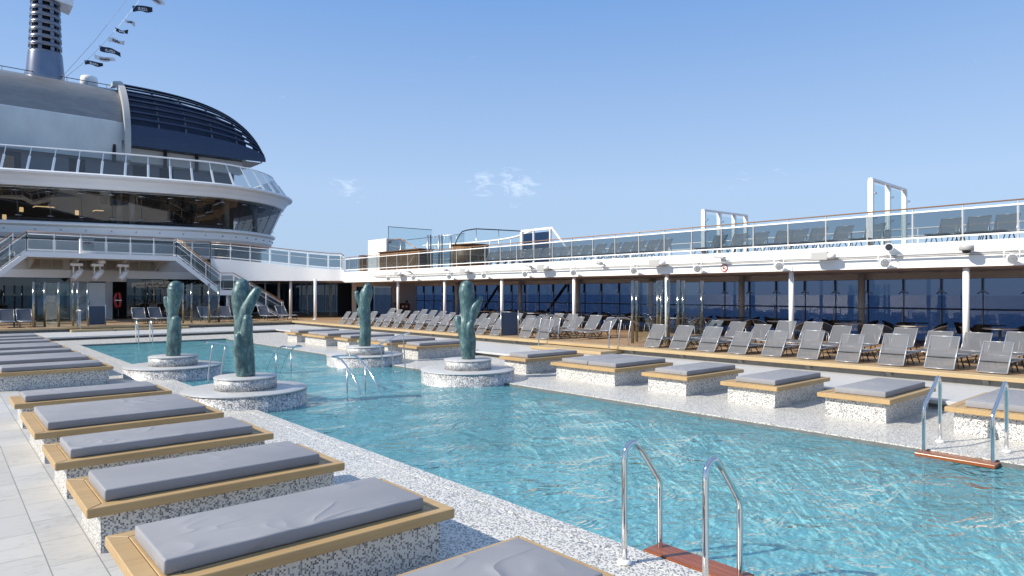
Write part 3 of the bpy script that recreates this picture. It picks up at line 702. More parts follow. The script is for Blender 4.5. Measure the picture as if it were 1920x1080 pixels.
for k in range(38): MB().box(25.98, 26.02, -3.5+1.16*k, -3.46+1.16*k, ZF-.06, 4.22).build('post', 'white', t)
# wind screen frames
def screen_frame(lab, Y, xs, zt0, zt1):
    t = thing('wind_screen', lab, 'wind screen', (xs[0], Y, ZF)); n = len(xs)
    for i, x in enumerate(xs): MB().box(x-.05, x+.05, Y-.07, Y+.07, ZF-.01, zt0+(zt1-zt0)*i/(n-1)).build('post', 'white', t)
    MB().bar((xs[0]-.05, Y, zt0+.03), (xs[-1]+.05, Y, zt1+.03), .11, .06).build('top_bar', 'white', t)
    for a, b in zip(xs, xs[1:]): MB().box(a+.12, b-.10, Y-.008, Y+.004, ZF+.1, zt0-.1).build('glass_panel', 'screenglass', t)
    c = MB()
    for x in xs:
        for z in (zt1-.35, 4.1): c.tube([(x, Y-.07, z), (x+.12, Y-.10, z+.02)], .03, 8)
    c.build('clamps', 'white', t)
screen_frame('tall white framed wind screen with three posts on the upper deck at the right', 7.55, [20.3, 21.6, 22.95], 5.2, 5.16)
screen_frame('white framed wind screen with four posts in the middle of the upper deck', 13.09, [20.35, 21.35, 22.35, 23.2], 4.83, 4.86)
t = thing('wind_screen', 'white framed wind screen with dark panes and a sloping end on the upper deck', 'wind screen', (22.5, 24, ZF))
MB().bar((22.5, 25.1, 5.1), (22.5, 22.85, 5.1), .1, .1).build('top_bar', 'white', t)
for a, b in ((25.0, 25.16), (24.15, 24.21), (22.95, 23.03)): MB().box(22.45, 22.55, a, b, ZF-.01, 5.05).build('post', 'white', t)
MB().bar((22.5, 22.85, 5.1), (22.5, 21.4, 3.6), .1, .1).build('sloping_bar', 'white', t)
for a, b in ((24.23, 24.95), (23.08, 24.1)): MB().box(22.5, 22.515, a, b, ZF+.2, 4.95).build('glass_panel', 'seaglass', t)
# fascia pipe and devices
o = MB().tube([(19.06, -3, 2.93), (19.06, onX(700, 514, 19.06)[0], 2.93)], .022, 8).tube([(19.09, -3, 2.885), (19.09, onX(700, 514, 19.06)[0], 2.885)], .014, 6)
tag(o.build('cable_pipe', 'grey', at=(19.06, 18, 2.93)), 'thin grey cable pipe running along the white upper deck edge', 'pipe')
def proto_spot():
    t = thing('spotlight', 'x', 'spotlight', group='round spotlights on the upper deck edge', local=True)
    # faces -x -y, hangs under a clamp at the origin
    b = MB().lathe([(.03, -.14), (.085, -.12), (.10, -.02), (.125, .0), (.125, .025), (.105, .03), (.02, .03)], 24)
    rot = Vector((-.75, -.5, -.12)).normalized().to_track_quat('Z', 'Y').to_matrix()
    def turn(mb, off): mb.v = [tuple(rot @ Vector(v) + Vector(off)) for v in mb.v]; return mb
    off = (-.16, 0, -.17)
    turn(b, off).build('housing', 'white', t)
    l = MB()
    for q in [(0, 0)]+[(.042*math.cos(a), .042*math.sin(a)) for a in [i*math.pi/3 for i in range(6)]]+[(.082*math.cos(a), .082*math.sin(a)) for a in [i*math.pi/6 for i in range(12)]]:
        l.lathe([(.015, .031), (.015, .036)], 8, (q[0], q[1], 0))
    turn(l, off).build('lens_cluster', 'lens', t)
    y = MB().tube([(-.16, -.15, -.17), (-.15, -.15, .0), (-.08, -.1, .05), (-.08, .1, .05), (-.15, .15, .0), (-.16, .15, -.17)], .012, 6)
    y.tube([(-.08, 0, .05), (0, 0, .0)], .02, 6); y.build('yoke', 'white', t); return t
SP = proto_spot()
spx = [1897, 1658, 1460, 1307, 1188, 1075, 984, 907, 842, 775, 728]
for i, px in enumerate(spx):
    y, _ = onX(px, 500, 18.9); put(SP, (19.06, y, 2.92), 0, f'{ORD[i]} round white spotlight from the right on the upper deck edge')
def proto_speaker():
    t = thing('loudspeaker', 'x', 'loudspeaker', group='grey loudspeakers on the upper deck edge', local=True)
    MB().bar((-.30, -.05, .02), (-.30, .45, .02), .22, .24).build('cabinet', 'grey', t, bev=.02)
    MB().tube([(-.30, -.05, .02), (-.30, -.13, .02), (-.22, -.17, .02)], [.11, .10, .06], 14).build('horn_back', 'white', t)
    MB().bar((-.3, .1, .0), (0, .1, -.05), .05, .04).build('bracket', 'grey', t); return t
SK = proto_speaker()
for i, px in enumerate([1552, 1236, 1020, 872, 746]):
    y, _ = onX(px, 490, 18.8); put(SK, (19.2, y, 2.97), R(-8), f'{ORD[i]} box shaped grey loudspeaker from the right on the upper deck edge')
def device(name, lab, cat, px, z, f):
    y, _ = onX(px, 490, 19.0); t = thing(name, lab, cat, (19.2, y, z)); f(t, y, z); return t
def dome(t, y, z):
    MB().lathe([(.02, .06), (.15, .06), (.16, .03), (.16, -.05), (.14, -.06)], 24, (18.88, y, z)).build('housing', 'grey', t)
    MB().lathe([(.10, -.06), (.085, -.11), (.02, -.14)], 20, (18.88, y, z)).build('lens', 'lens', t)
    MB().bar((18.95, y, z), (19.2, y, z), .06, .06).build('arm', 'grey', t)
device('dome_camera', 'dome camera on a short arm near the right end of the upper deck edge', 'camera', 1815, 3.04, dome)
def flood(t, y, z):
    MB().tube([(19.1, y, z), (18.85, y-.1, z-.01)], [.09, .11], 16).build('housing', 'white', t)
    MB().tube([(18.849, y-.1, z-.01), (18.84, y-.104, z-.01)], .085, 16).build('lens', 'lens', t)
    MB().bar((19.2, y, z-.02), (19.05, y, z-.02), .05, .05).build('arm', 'grey', t)
device('floodlight', 'round white floodlight with a dark lens above the second spotlight from the right', 'floodlight', 1663, 3.16, flood)
def flat(t, y, z):
    MB().bar((18.98, y-.12, z+.05), (18.98, y+.22, z+.09), .16, .07).build('housing', 'grey', t, bev=.01)
    MB().bar((19.2, y, z), (18.98, y, z+.03), .05, .05).build('arm', 'grey', t)
for px, w in ((1353, 'above the round red sign'), (993, 'in the middle of the upper deck edge'), (767, 'near the far end of the upper deck edge')):
    device('camera', f'flat grey camera on a bracket {w}', 'camera', px, 3.02, flat)
def cyl(t, y, z):
    MB().tube([(18.95, y+.14, z+.04), (18.95, y-.08, z)], [.075, .06], 14).build('housing', 'grey', t)
    MB().bar((19.2, y, z-.03), (18.95, y, z), .05, .05).build('arm', 'grey', t)
for px, w in ((1127, 'right of the middle of the upper deck edge'), (838, 'on the upper deck edge left of the near right sculpture head')):
    device('camera', f'round grey camera {w}', 'camera', px, 3.06, cyl)
y, z = onX(1358, 502.5, 19.19)
t = thing('warning_sign', 'small round red and white prohibition sign on the upper deck edge', 'sign', (19.19, y, z))
def discx(x, r, th, n=28, y=y, z=z): return MB().add([(x+dx, y+r*math.cos(2*math.pi*k/n), z+r*math.sin(2*math.pi*k/n)) for dx in (0, -th) for k in range(n)], [tuple(range(n)), tuple(range(n, 2*n))]+[(k, (k+1) % n, n+(k+1) % n, n+k) for k in range(n)])
discx(19.195, .13, .01).build('rim', 'red', t); discx(19.184, .098, .004).build('face', 'white', t)
m = MB().bar((19.176, y+.07, z+.07), (19.176, y-.07, z-.07), .004, .025, (0, 1, -1)); m.build('slash', 'red', t)
m = MB().bar((19.178, y+.05, z-.01), (19.178, y-.03, z-.03), .004, .03).bar((19.178, y-.02, z+.03), (19.178, y-.05, z+.01), .004, .03); m.build('figure', 'black', t)
# ================================================================== cafe tables and chairs by the windows
def make_table(grp, mat):
    t = thing('cafe_table', 'x', 'table', group=grp, local=True)
    MB().lathe([(.02, .60), (.40, .60), (.41, .607), (.41, .618), (.40, .625), (.02, .625)], 28).build('tabletop', mat, t)
    MB().tube([(0, 0, .02), (0, 0, .6)], .028, 10).build('column', 'darkframe', t)
    MB().lathe([(.23, 0), (.23, .012), (.04, .03)], 20).build('foot', 'darkframe', t); return t
def make_chair(grp, mat, frame):
    t = thing('cafe_chair', 'x', 'chair', group=grp, local=True)   # faces +y
    MB().slab([(-.2, -.19, .37), (.2, -.19, .37), (.23, .22, .385), (-.23, .22, .385)], .03).build('seat', mat, t)
    mb = MB(); n = 10; lo = []; hi = []
    for i in range(n+1):
        a = math.pi*(1.0+i/n); x, y = .26*math.cos(a), .30*math.sin(a)+.02
        top = .55+.20*max(0, math.sin(math.pi*i/n))**.8
        lo.append((x*.86, y*.78, .37)); hi.append((x*1.12, y*1.22, top))
    mb.strip(lo, hi); mb.build('back_shell', mat, t)
    MB().tube(hi, .013, 6).build('arm_rim', frame, t)
    for x in (-.19, .19):
        MB().tube([(x, .2, .37), (x*1.2, .24, 0)], .012, 6).build('leg', frame, t); MB().tube([(x, -.17, .37), (x*1.2, -.24, 0)], .012, 6).build('leg', frame, t)
    return t
T1 = make_table('grey tables behind the loungers', 'tabletop'); T2 = make_table('dark tables along the windows', 'darkframe')
CH1 = make_chair('grey chairs around the grey tables', 'wickergrey', 'rim'); CH2 = make_chair('black chairs along the windows', 'wicker', 'black')
g1 = 'grey chairs around the grey tables'
for i in range(13):
    y = 2.7+2.05*i+random.uniform(-.15, .15); x = 21.7+random.uniform(-.1, .1); o = ORD[i]
    put(T1, (x, y, ZT), 0, f'{o} grey round cafe table from the right behind the loungers')
    put(CH1, (x+.05, y-.62, ZT), random.uniform(-.4, .4), f'grey armchair on the near side of the {o} grey cafe table from the right', (.86,)*3 if i else None)
    put(CH1, (x-.1, y+.62, ZT), R(180)+random.uniform(-.4, .4), f'grey armchair on the far side of the {o} grey cafe table from the right', (.86,)*3)
for i in range(13):
    y = 3.3+2.1*i+random.uniform(-.15, .15); x = 23.9; o = ORD[i]
    put(T2, (x, y, ZT), 0, f'{o} dark cafe table from the right close to the sea windows')
    put(CH2, (x-.05, y-.66, ZT), random.uniform(-.5, .5), f'black wicker chair on the near side of the {o} dark window table from the right', (.88,)*3 if i or 'far' in 'near' else None)
    put(CH2, (x+.1, y+.66, ZT), R(180)+random.uniform(-.5, .5), f'black wicker chair on the far side of the {o} dark window table from the right', (.88,)*3 if i or 'far' in 'far ' else None)
    put(CH2, (x-.7, y+.05, ZT), R(-90)+random.uniform(-.5, .5), f'black wicker chair on the pool side of the {o} dark window table from the right', (.88,)*3)
CH2.scale = (.88,)*3
CH1.scale = (.86,)*3
# ================================================================== glass screens between chrome posts
def glass_screen(lab, pts, zt):
    t = thing('glass_screen', lab, 'glass screen', (pts[0][0], pts[0][1], ZT), group='glass screens with polished posts')
    for p in pts: MB().tube([(p[0], p[1], ZT-.006), (p[0], p[1], zt)], .052, 12).build('post', 'acrylic', t)
    for a, b in zip(pts, pts[1:]):
        A, B = Vector((*a, 0)), Vector((*b, 0)); d = (B-A).normalized()*.07
        MB().bar(A+d+Vector((0, 0, (ZT+zt)/2)), B-d+Vector((0, 0, (ZT+zt)/2)), .014, zt-ZT-.1).build('glass_panel', 'screenglass', t)
gs = []
for px, X in ((1186, 16.6), (1194, 17.2), (1233, 17.5), (1240, 16.9), (1253, 16.7), (1271, 17.2), (1281, 17.9), (1316, 18.5)): gs.append((X, onX(px, 600, X)[0]))
glass_screen('zigzag glass shower screen with polished posts among the right loungers', gs, 2.34)
for pxs, lab in (((63, 84, 110, 137, 146, 165), 'zigzag glass screen with polished posts at the far left, beside the navy panel'), ((343, 359, 392, 410), 'glass screen with polished posts between the two left sculptures')):
    q = []
    for i, px in enumerate(pxs): Y = 37.2+(.7 if i % 2 else 0); q.append((onY(px, 600, Y)[0], Y))
    glass_screen(lab, q, 2.45)
# ================================================================== FAR END: window wall, balcony, stairs
YW = 46.0
WX = lambda px, Y=YW: onY(px, 500, Y)[0]
t = thing('end_wall', 'far wall with dark windows and cream louvred panels below the balcony', 'wall', (8, YW, ZT))
xa, xb, xc, xd, xe, xf = -9, WX(131), WX(162), WX(211), WX(238), 13.9
MB().box(xa, xf, YW, YW+.1, 2.82, 3.28).build('ledge_band', 'white', t)
MB().box(xa, xf, YW+.12, YW+.25, 3.28, 5.0).build('upper_wall', 'whitewarm', t)
MB().box(xb+.02, xe-.02, YW-.06, YW-.002, 2.62, 3.28).build('door_header', 'whitewarm', t)
MB().box(xb, xb+.35, YW, YW+.1, ZT-.006, 2.62).box(xd-.35, xd, YW, YW+.1, ZT-.006, 2.62).box(xb+.35, xb+1.0, YW+.3, YW+.4, ZT-.006, 2.62).build('door_frame', 'grey', t)
dr = MB().box(xc, xd-.36, YW+.03, YW+.08, ZT-.006, 2.55).build('door', 'panel', t)
MB().box(xc+.14, xc+.16, YW+.0, YW+.03, 1.2, 1.5).build('handle', 'darkframe', dr)
for a, b, n in ((xa, xb, 9), (xe, xf, 5)):
    for i in range(n):
        p, q = a+(b-a)*i/n, a+(b-a)*(i+1)/n
        MB().box(p+.015, q-.015, YW+.03, YW+.05, ZT+.02, 2.80).build('window_pane', 'doorglass', t)
    m = MB()
    for i in range(n+1): x = a+(b-a)*i/n; m.box(x-.014, x+.014, YW+.02, YW+.07, ZT-.006, 2.82)
    m.build('window_frame', 'darkframe', t)
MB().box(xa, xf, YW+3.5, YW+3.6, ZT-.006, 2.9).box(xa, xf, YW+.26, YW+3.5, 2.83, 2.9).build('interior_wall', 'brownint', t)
for a, b in ((56, 118), (131, 176), (180, 236), (243, 298)):
    m = MB(); x0, x1 = WX(a), WX(b); n = 9
    for i in range(n): z = 3.36+.62*i/n; m.slab([(x0, YW+.10, z), (x1, YW+.10, z), (x1, YW+.045, z+.03), (x0, YW+.045, z+.03)], .012)
    m.box(x0, x1, YW+.105, YW+.118, 3.34, 4.0)
    for x in (x0, x0+(x1-x0)/3, x0+(x1-x0)*2/3, x1): m.box(x-.02, x+.02, YW+.03, YW+.119, 3.33, 4.02)
    m.build('louvre', 'louvre', t)
X0, _ = onY(218, 565, 45.4)
t = thing('life_jacket', 'red life jacket hanging in the dark doorway of the far wall', 'life jacket', (X0+.12, 45.5, 1.2))
MB().tube(curve([(X0+.05, 45.5, 1.95), (X0-.05, 45.5, 1.6), (X0+.0, 45.5, 1.2), (X0+.1, 45.5, 1.05)], 4), [.05]+[.075]*11+[.06], 10).build('left_panel', 'red', t)
MB().tube(curve([(X0+.16, 45.48, 1.98), (X0+.22, 45.48, 1.6), (X0+.21, 45.48, 1.2), (X0+.17, 45.48, 1.08)], 4), [.05]+[.075]*11+[.06], 10).build('right_panel', 'red', t)
MB().bar((X0-.08, 45.39, 1.5), (X0+.28, 45.37, 1.5), .01, .05).build('strap', 'white', t)
MB().tube([(X0+.13, 45.5, 1.0), (X0+.13, 45.5, ZT-.006)], .03, 6).lathe([(.2, ZT-.006), (.03, ZT+.02)], 12, (X0+.13, 45.5, 0)).build('stand', 'darkframe', t)
# balcony
BX0, BX1, BY, BZ = 3.54, 10.8, 43.0, 4.13
t = thing('balcony', 'white balcony with glass railing over the far entrance', 'balcony', (7, BY, 3.9))
MB().box(BX0-.5, BX1+.3, BY, YW+.1, 3.86, BZ).build('slab', 'white', t)
MB().box(-9, 12.9, YW+.255, 52, 3.95, BZ).build('inner_floor', 'teak', t)
br = MB()
for px in (60, 143, 182, 230, 300): x = WX(px, 44.6); br.slab([(x, BY+.4, 3.86), (x, YW, 3.86), (x, YW, 3.3)], .1)
br.build('brackets', 'whitewarm', t)
def rail(t, P, n, h=1.06, glassy=True, wood=True, ends=True):
    """railing along polyline P (list of 3D base points); n posts per segment"""
    up = Vector((0, 0, 1)); P = [Vector(p) for p in P]
    hr = MB(); wb = MB(); 
    hr.tube([p+up*h for p in P], .026, 8); hr.build('handrail', 'handwood' if wood else 'white', t)
    for z in (h-.13, .12): wb.tube([p+up*z for p in P], .02, 6)
    wb.tube([p+up*(h*.62) for p in P], .012, 6)
    wb.build('bars', 'white', t)
    for a, b, k in zip(P, P[1:], n):
        for i in range(k+1 if b is P[-1] else k):
            q = a+(b-a)*i/k; MB().bar(q, q+up*(h-.01), .035, .035, (1, 0, 0)).build('post', 'white', t)
        if glassy:
            for i in range(k):
                q, r = a+(b-a)*(i+.06)/k, a+(b-a)*(i+.94)/k
                sd = (b-a).cross(up).normalized()*-.012
                MB().slab([q+up*.15+sd, r+up*.15+sd, r+up*(h-.16)+sd, q+up*(h-.16)+sd], .01).build('glass_panel', 'railglass', t)
rt = thing('balcony_railing', 'white railing with wooden handrail along the balcony over the far entrance', 'railing', (7, BY+.05, BZ))
rail(rt, [(BX0, BY+.06, BZ), (BX1, BY+.06, BZ)], [6])
x0, x1 = WX(149, 43.5), WX(175, 43.5)
cb = thing('cabinet', 'white cabinet with a small red notice on the balcony', 'cabinet', ((x0+x1)/2, 43.5, BZ))
MB().box(x0, x1, 43.3, 43.7, BZ, 4.95).build('body', 'white', cb, bev=.02)
xs = WX(158, 43.3)
m = MB()
for i, (a, b, c, d) in enumerate([(0, .13, 0, .13), (.16, .3, .06, .13), (.16, .3, 0, .04)]): m.box(xs+a, xs+b, 43.285, 43.298, 4.70+c, 4.70+d)
m.build('notice', 'red', cb)
def stair(sx, lab, lab2):
    st = thing('staircase', lab, 'staircase', (BX1 if sx > 0 else BX0, BY, ZT))
    ox = BX1 if sx > 0 else BX0
    e = Vector((.9*sx, -.434, 0)); nb = Vector((.434*sx, .9, 0)); O = Vector((ox, BY+.06, 0)); up = Vector((0, 0, 1))
    def at(s, z, w=0): return O+e*s+nb*w+up*z
    segs = [(0, BZ, 2.45, 2.1), (2.45, 2.1, 3.2, 2.1), (3.2, 2.1, 6.0, ZT)]
    for w in (0, 1.15):
        m = MB()
        for s0, z0, s1, z1 in segs: m.slab([at(s0, z0-.30, w), at(s1, max(z1-.30, ZT), w), at(s1, z1+.02, w), at(s0, z0+.02, w)], .05)
        m.build('stringer', 'white', st)
    tr = MB()
    for s0, z0, s1, z1 in (segs[0], segs[2]):
        n = 9
        for i in range(1, n+1):
            z = z0+(z1-z0)*i/n-.02; a = s0+(s1-s0)*(i-.75)/n; b = s0+(s1-s0)*(i+.35)/n
            tr.slab([at(a, z, .03), at(b, z, .03), at(b, z, 1.12), at(a, z, 1.12)], .04)
    tr.slab([at(2.42, 2.08, .03), at(3.22, 2.08, .03), at(3.22, 2.08, 1.12), at(2.42, 2.08, 1.12)], .05)
    tr.build('treads', 'midgrey', st)
    MB().tube([at(2.8, 2.05, .2), at(2.8, ZT, .2)], .06, 10).tube([at(2.8, 2.05, 1.0), at(2.8, ZT, 1.0)], .06, 10).build('support_post', 'white', st)
    for w, nm_ in ((0, 'front'), (1.15, 'back')):
        rl = thing('stair_railing', lab2 % ('near' if w == 0 else 'far'), 'railing', tuple(at(0, BZ, w)))
        rail(rl, [at(0, BZ, w), at(2.45, 2.1, w), at(3.2, 2.1, w), at(6.0, ZT, w)], [3, 1, 3])
stair(1, 'white staircase with a landing descending to the right from the balcony', '%s side glass railing of the staircase descending to the right')
stair(-1, 'white staircase at the left edge of the view, descending from the balcony to the left', '%s side glass railing of the staircase at the left edge of the view')
for i, (px, w) in enumerate([(143, 'left one'), (182, 'middle one, beside a white dome'), (230, 'right one')]):
    x = WX(px, 44.3)
    t = thing('stage_light', f'white moving stage light hanging under the balcony, {w} of three', 'stage light', (x, 44.3, 3.86), group='stage lights under the balcony')
    MB().tube([(x, 44.3, 3.86), (x, 44.3, 3.62)], .05, 8).build('hanger', 'grey', t)
    MB().box(x-.30, x+.30, 44.1, 44.5, 3.46, 3.62).build('base', 'white', t, bev=.03)
    MB().box(x-.17, x-.11, 44.2, 44.4, 2.95, 3.459).box(x+.11, x+.17, 44.2, 44.4, 2.95, 3.459).build('yoke', 'white', t, bev=.02)
    MB().tube([(x+.28, 44.3, 3.25), (x+.1, 44.2, 3.05), (x-.18, 44.05, 2.72)], [.12, .17, .15], 14).build('head', 'white', t)
x = WX(190, 44.2)
t = tag(MB().lathe([(.02, .12), (.17, .1), (.2, 0), (.17, -.1), (.02, -.13)], 20, (x, 44.0, 3.72)).build('dome_light', 'white', at=(x, 44.0, 3.72)), 'small white dome beside the middle stage light under the balcony', 'dome')
# far curved deck edge on the right of the stairs
FP = [(395, 43.2, 484.5), (433, 42.6, 487), (470, 42.0, 490.5), (507, 41.3, 494), (543, 40.55, 498), (578, 39.8, 501.5), (617, 38.8, 505), (640, 38.25, 505.5)]
top = []; bot = []
for px, Y, yt in FP:
    a = onY(px, yt, Y); b = onY(px, 526.5, Y); top.append((a[0], Y, a[1])); bot.append((a[0], Y, b[1]))
top.append((XF, YE, ZF)); bot.append((XF, YE, ZS+.02))
tc = curve(top, 5); bc = curve(bot, 5)
t = thing('curved_deck', 'pale curved upper deck edge joining the balcony to the right side deck', 'deck', (15, 41, 2.7))
m = MB().strip(bc, tc); back = [p+Vector((.05, .14, 0)) for p in tc]; backb = [p+Vector((.05, .14, 0)) for p in bc]
m.strip(tc, back).strip(back, backb).strip(backb, bc); m.build('fascia', 'white', t)
m = MB().add([tuple(p+Vector((0, .1, .03))) for p in bc]+[(XF+.1, 52, 2.68), (12.0, 52, 2.68)], [tuple(range(len(bc)+2))]); m.build('soffit', 'soffit', t)
m = MB().add([tuple(p+Vector((0, .1, -.03))) for p in tc]+[(XF+.1, 52, 3.3), (12.95, 52, 4.1)], [(i, i+1, len(tc)) for i in range(len(tc)-1)]+[(0, len(tc), len(tc)+1)]); m.build('floor', 'teak', t)
rt = thing('curved_railing', 'white railing with glass along the curved deck edge right of the staircase', 'railing', (15, 41.1, 4.0))
rp = [Vector(p)+Vector((0, .08, 0)) for p in top]
rail(rt, [tuple(p) for p in rp], [1]*(len(rp)-2)+[2], 1.02)
rt2 = thing('curved_railing', 'short white railing between the balcony and the curved deck edge', 'railing', (12, 43.2, 4.1))
rail(rt2, [(BX1+.1, BY+1.0, BZ), tuple(rp[0])], [2], 1.04)
for i, (px, by, w, mt) in enumerate([(545, 596, .075, 'whitewarm'), (575.5, 588, .06, 'white'), (591, 599, .07, 'white'), (619.5, 591, .075, 'whitewarm'), (645, 587, .07, 'whitewarm'), (523, 592, .06, 'white'), (497, 591, .06, 'white'), (433, 592, .07, 'white')]):
    x, y = onZ(px, by, ZT)
    lab = ['thick cream column right of the foot of the far staircase', 'thin white column behind and between the cream and the nearer white column', 'white column standing nearest under the curved deck edge', 'cream column left of the inner corner under the curved deck', 'last cream column by the inner corner under the curved deck',
           'thin white column just left of the thick cream column by the stair foot', 'thin white column seen through the lower stair railing', 'white column behind the nearest sculpture under the stair landing'][i]
    t = thing('deck_column', lab, 'column', (x, y, ZT), group='columns under the curved deck')
    MB().tube([(x, y, ZT-.006), (x, y, 2.76)], w*1.2, 14).build('shaft', mt, t); MB().lathe([(w*2, ZT-.006), (w*2, ZT+.02), (w*1.2, ZT+.03)], 16, (x, y, 0)).build('base_plate', mt, t)
t = thing('dark_lounge_front', 'dark glass front of the lounge under the curved deck', 'glass front', (16, 50.3, ZT))
n = 15
for i in range(n):
    a, b = 12+(26.6-12)*i/n, 12+(26.6-12)*(i+1)/n
    MB().box(a+.03, b-.03, 50.3, 50.32, ZT, 2.66).build('pane', 'doorglass', t)
m = MB()
for i in range(n+1): x = 12+(26.6-12)*i/n; m.box(x-.03, x+.03, 50.26, 50.36, ZT-.006, 2.68)
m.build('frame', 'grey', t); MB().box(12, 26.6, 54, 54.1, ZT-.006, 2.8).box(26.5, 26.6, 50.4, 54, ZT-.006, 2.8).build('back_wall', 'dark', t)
MB().box(11, 26.6, 50.2, 50.4, 2.67, 3.2).build('header', 'whitewarm', t)
t = thing('side_lounge_wall', 'cream wall with dark sliding doors at the far end under the right deck', 'wall', (22.5, 39.5, ZT))
MB().box(23.45, 25.45, 39.4, 39.55, ZT-.006, ZS+.05).box(20.5, 20.75, 39.4, 39.55, ZT-.006, ZS+.05).box(20.75, 23.45, 39.4, 39.55, 2.35, ZS+.05).build('wall_panel', 'whitewarm', t)
for a, b in ((20.77, 22.1), (22.12, 23.43)): MB().box(a, b, 39.46, 39.48, ZT, 2.34).build('sliding_door', 'doorglass', t)
MB().box(20.75, 23.45, 42, 42.1, ZT-.006, 2.6).build('back_wall', 'dark', t)
MB().tube([(24.6, 39.39, 1.35), (24.6, 39.36, 1.35)], .08, 12).build('porthole_fitting', 'darkframe', t)
x0, x1 = onY(748, 575, 38.7)[0], onY(766, 575, 38.7)[0]
t = thing('service_console', 'brown wooden console with white cards against the far cream wall', 'console', ((x0+x1)/2, 38.7, ZT))
MB().box(x0, x1, 38.5, 38.9, ZT-.006, 1.25).build('body', 'darkwood', t, bev=.01)
MB().box(x0+.12, x0+.25, 38.48, 38.499, .95, 1.1).box(x0+.4, x0+.53, 38.48, 38.499, .95, 1.1).build('cards', 'whiteflag', t)
x0, x1 = onY(736, 575, 38.6)[0], onY(745, 575, 38.6)[0]
t = thing('floor_speaker', 'dark box speaker on a stand left of the wooden console', 'loudspeaker', ((x0+x1)/2, 38.6, ZT))
MB().box(x0, x1, 38.4, 38.7, .75, 1.3).build('cabinet', 'midgrey', t, bev=.01); MB().tube([((x0+x1)/2, 38.55, ZT-.006), ((x0+x1)/2, 38.55, .75)], .03, 8).build('stand', 'darkframe', t)
# ================================================================== SUPERSTRUCTURE with curved fronts
PL = curve([(-9, 51.6, 0), (-3, 49.8, 0), (2.7, 48.15, 0), (6.65, 46.95, 0), (10.6, 45.95, 0), (14.6, 45.55, 0), (17.6, 46.8, 0), (19.9, 49.4, 0), (20.6, 53, 0), (20.2, 60, 0)], 6)
def off(P, d, z):
    out = []
    for i, p in enumerate(P):
        t = (P[min(i+1, len(P)-1)]-P[max(i-1, 0)]).normalized(); out.append(Vector((p.x+t.y*d, p.y-t.x*d, z)))
    return out
def sweep(mb, prof, P=PL):
    rows = [off(P, d, z) for d, z in prof]
    for a, b in zip(rows, rows[1:]): mb.strip(a, b)
    return mb
sup = thing('ship_superstructure', 'rounded white ship superstructure with a dark glazed lounge band at the far end', 'superstructure', (10, 50, BZ))
sweep(MB(), [(-3.2, 5.28), (-1.05, 5.28), (-.86, 5.55), (-.80, 5.95), (-.62, 6.06), (-.60, 6.18), (-.72, 6.25), (-1.3, 6.26)]).build('lower_band', 'white', sup)
sweep(MB(), [(-1.3, 8.30), (-.15, 8.22), (.0, 8.26), (.12, 8.48), (.38, 8.80), (.62, 8.92), (.66, 9.02), (.58, 9.10), (-6, 9.08)]).build('upper_band', 'white', sup)
sweep(MB(), [(-1.6, BZ), (-1.6, 5.28)]).build('deck_windows', 'doorglass', sup)
sweep(MB(), [(-4, BZ), (-4, 5.28)]).build('deck_wall', 'midgrey', sup)
def panes(n, d0, z0, d1, z1, mat, name, par, k0=0, k1=None):
    """split the swept band into n panes of equal length"""
    A, B = off(PL, d0, z0), off(PL, d1, z1); Ls = [0]
    for a, b in zip(PL, PL[1:]): Ls.append(Ls[-1]+(b-a).length)
    def smp(V, s):
        for i in range(len(Ls)-1):
            if Ls[i+1] >= s-1e-9: f = (s-Ls[i])/(Ls[i+1]-Ls[i]); return V[i]+(V[i+1]-V[i])*f
        return V[-1]
    T = Ls[-1]; ed = []
    for i in range(n+1): ed.append((smp(A, T*i/n), smp(B, T*i/n)))
    for i in range(n):
        g = .012/(T/n); ss = [T*(i+g+(1-2*g)*j/3)/n for j in range(4)]
        MB().strip([smp(A, s) for s in ss], [smp(B, s) for s in ss], False).build(name, mat, par)
    return ed
ed = panes(26, -1.0, 6.25, -.12, 8.24, 'darkglass', 'window_pane', sup)
m = MB()
for a, b in ed:
    m.bar(a+(b-a)*.0, b, .03, .02, (0, 1, 0))
    for f in (.16, .86): q = a+(b-a)*f; MB().tube([q+Vector((-.15, -.02, 0)), q+Vector((-.12, -.07, 0)), q+Vector((.12, -.07, 0)), q+Vector((.15, -.02, 0))], [.035, .03, .008, .035], 6).build('glass_clamp', 'steel', sup)
m.build('mullions', 'darkframe', sup)
q = off(PL, -.80, 5.78); q2 = off(PL, .50, 8.86)
for i in range(2, len(PL)-8, 2):
    a = q[i]; n_ = (off(PL, 0, 5.78)[i]-a).normalized()
    MB().tube([a-n_*.02, a+n_*.05], [.05, .035], 8).build('deck_light', 'grey', sup)
for i in range(1, len(PL)-10):
    a = off(PL, .05, 8.62)[i]; b = off(PL, .40, 8.92)[i]; c_ = off(PL, .10, 8.92)[i]; MB().slab([a, b, c_], .05).build('bracket', 'white', sup)
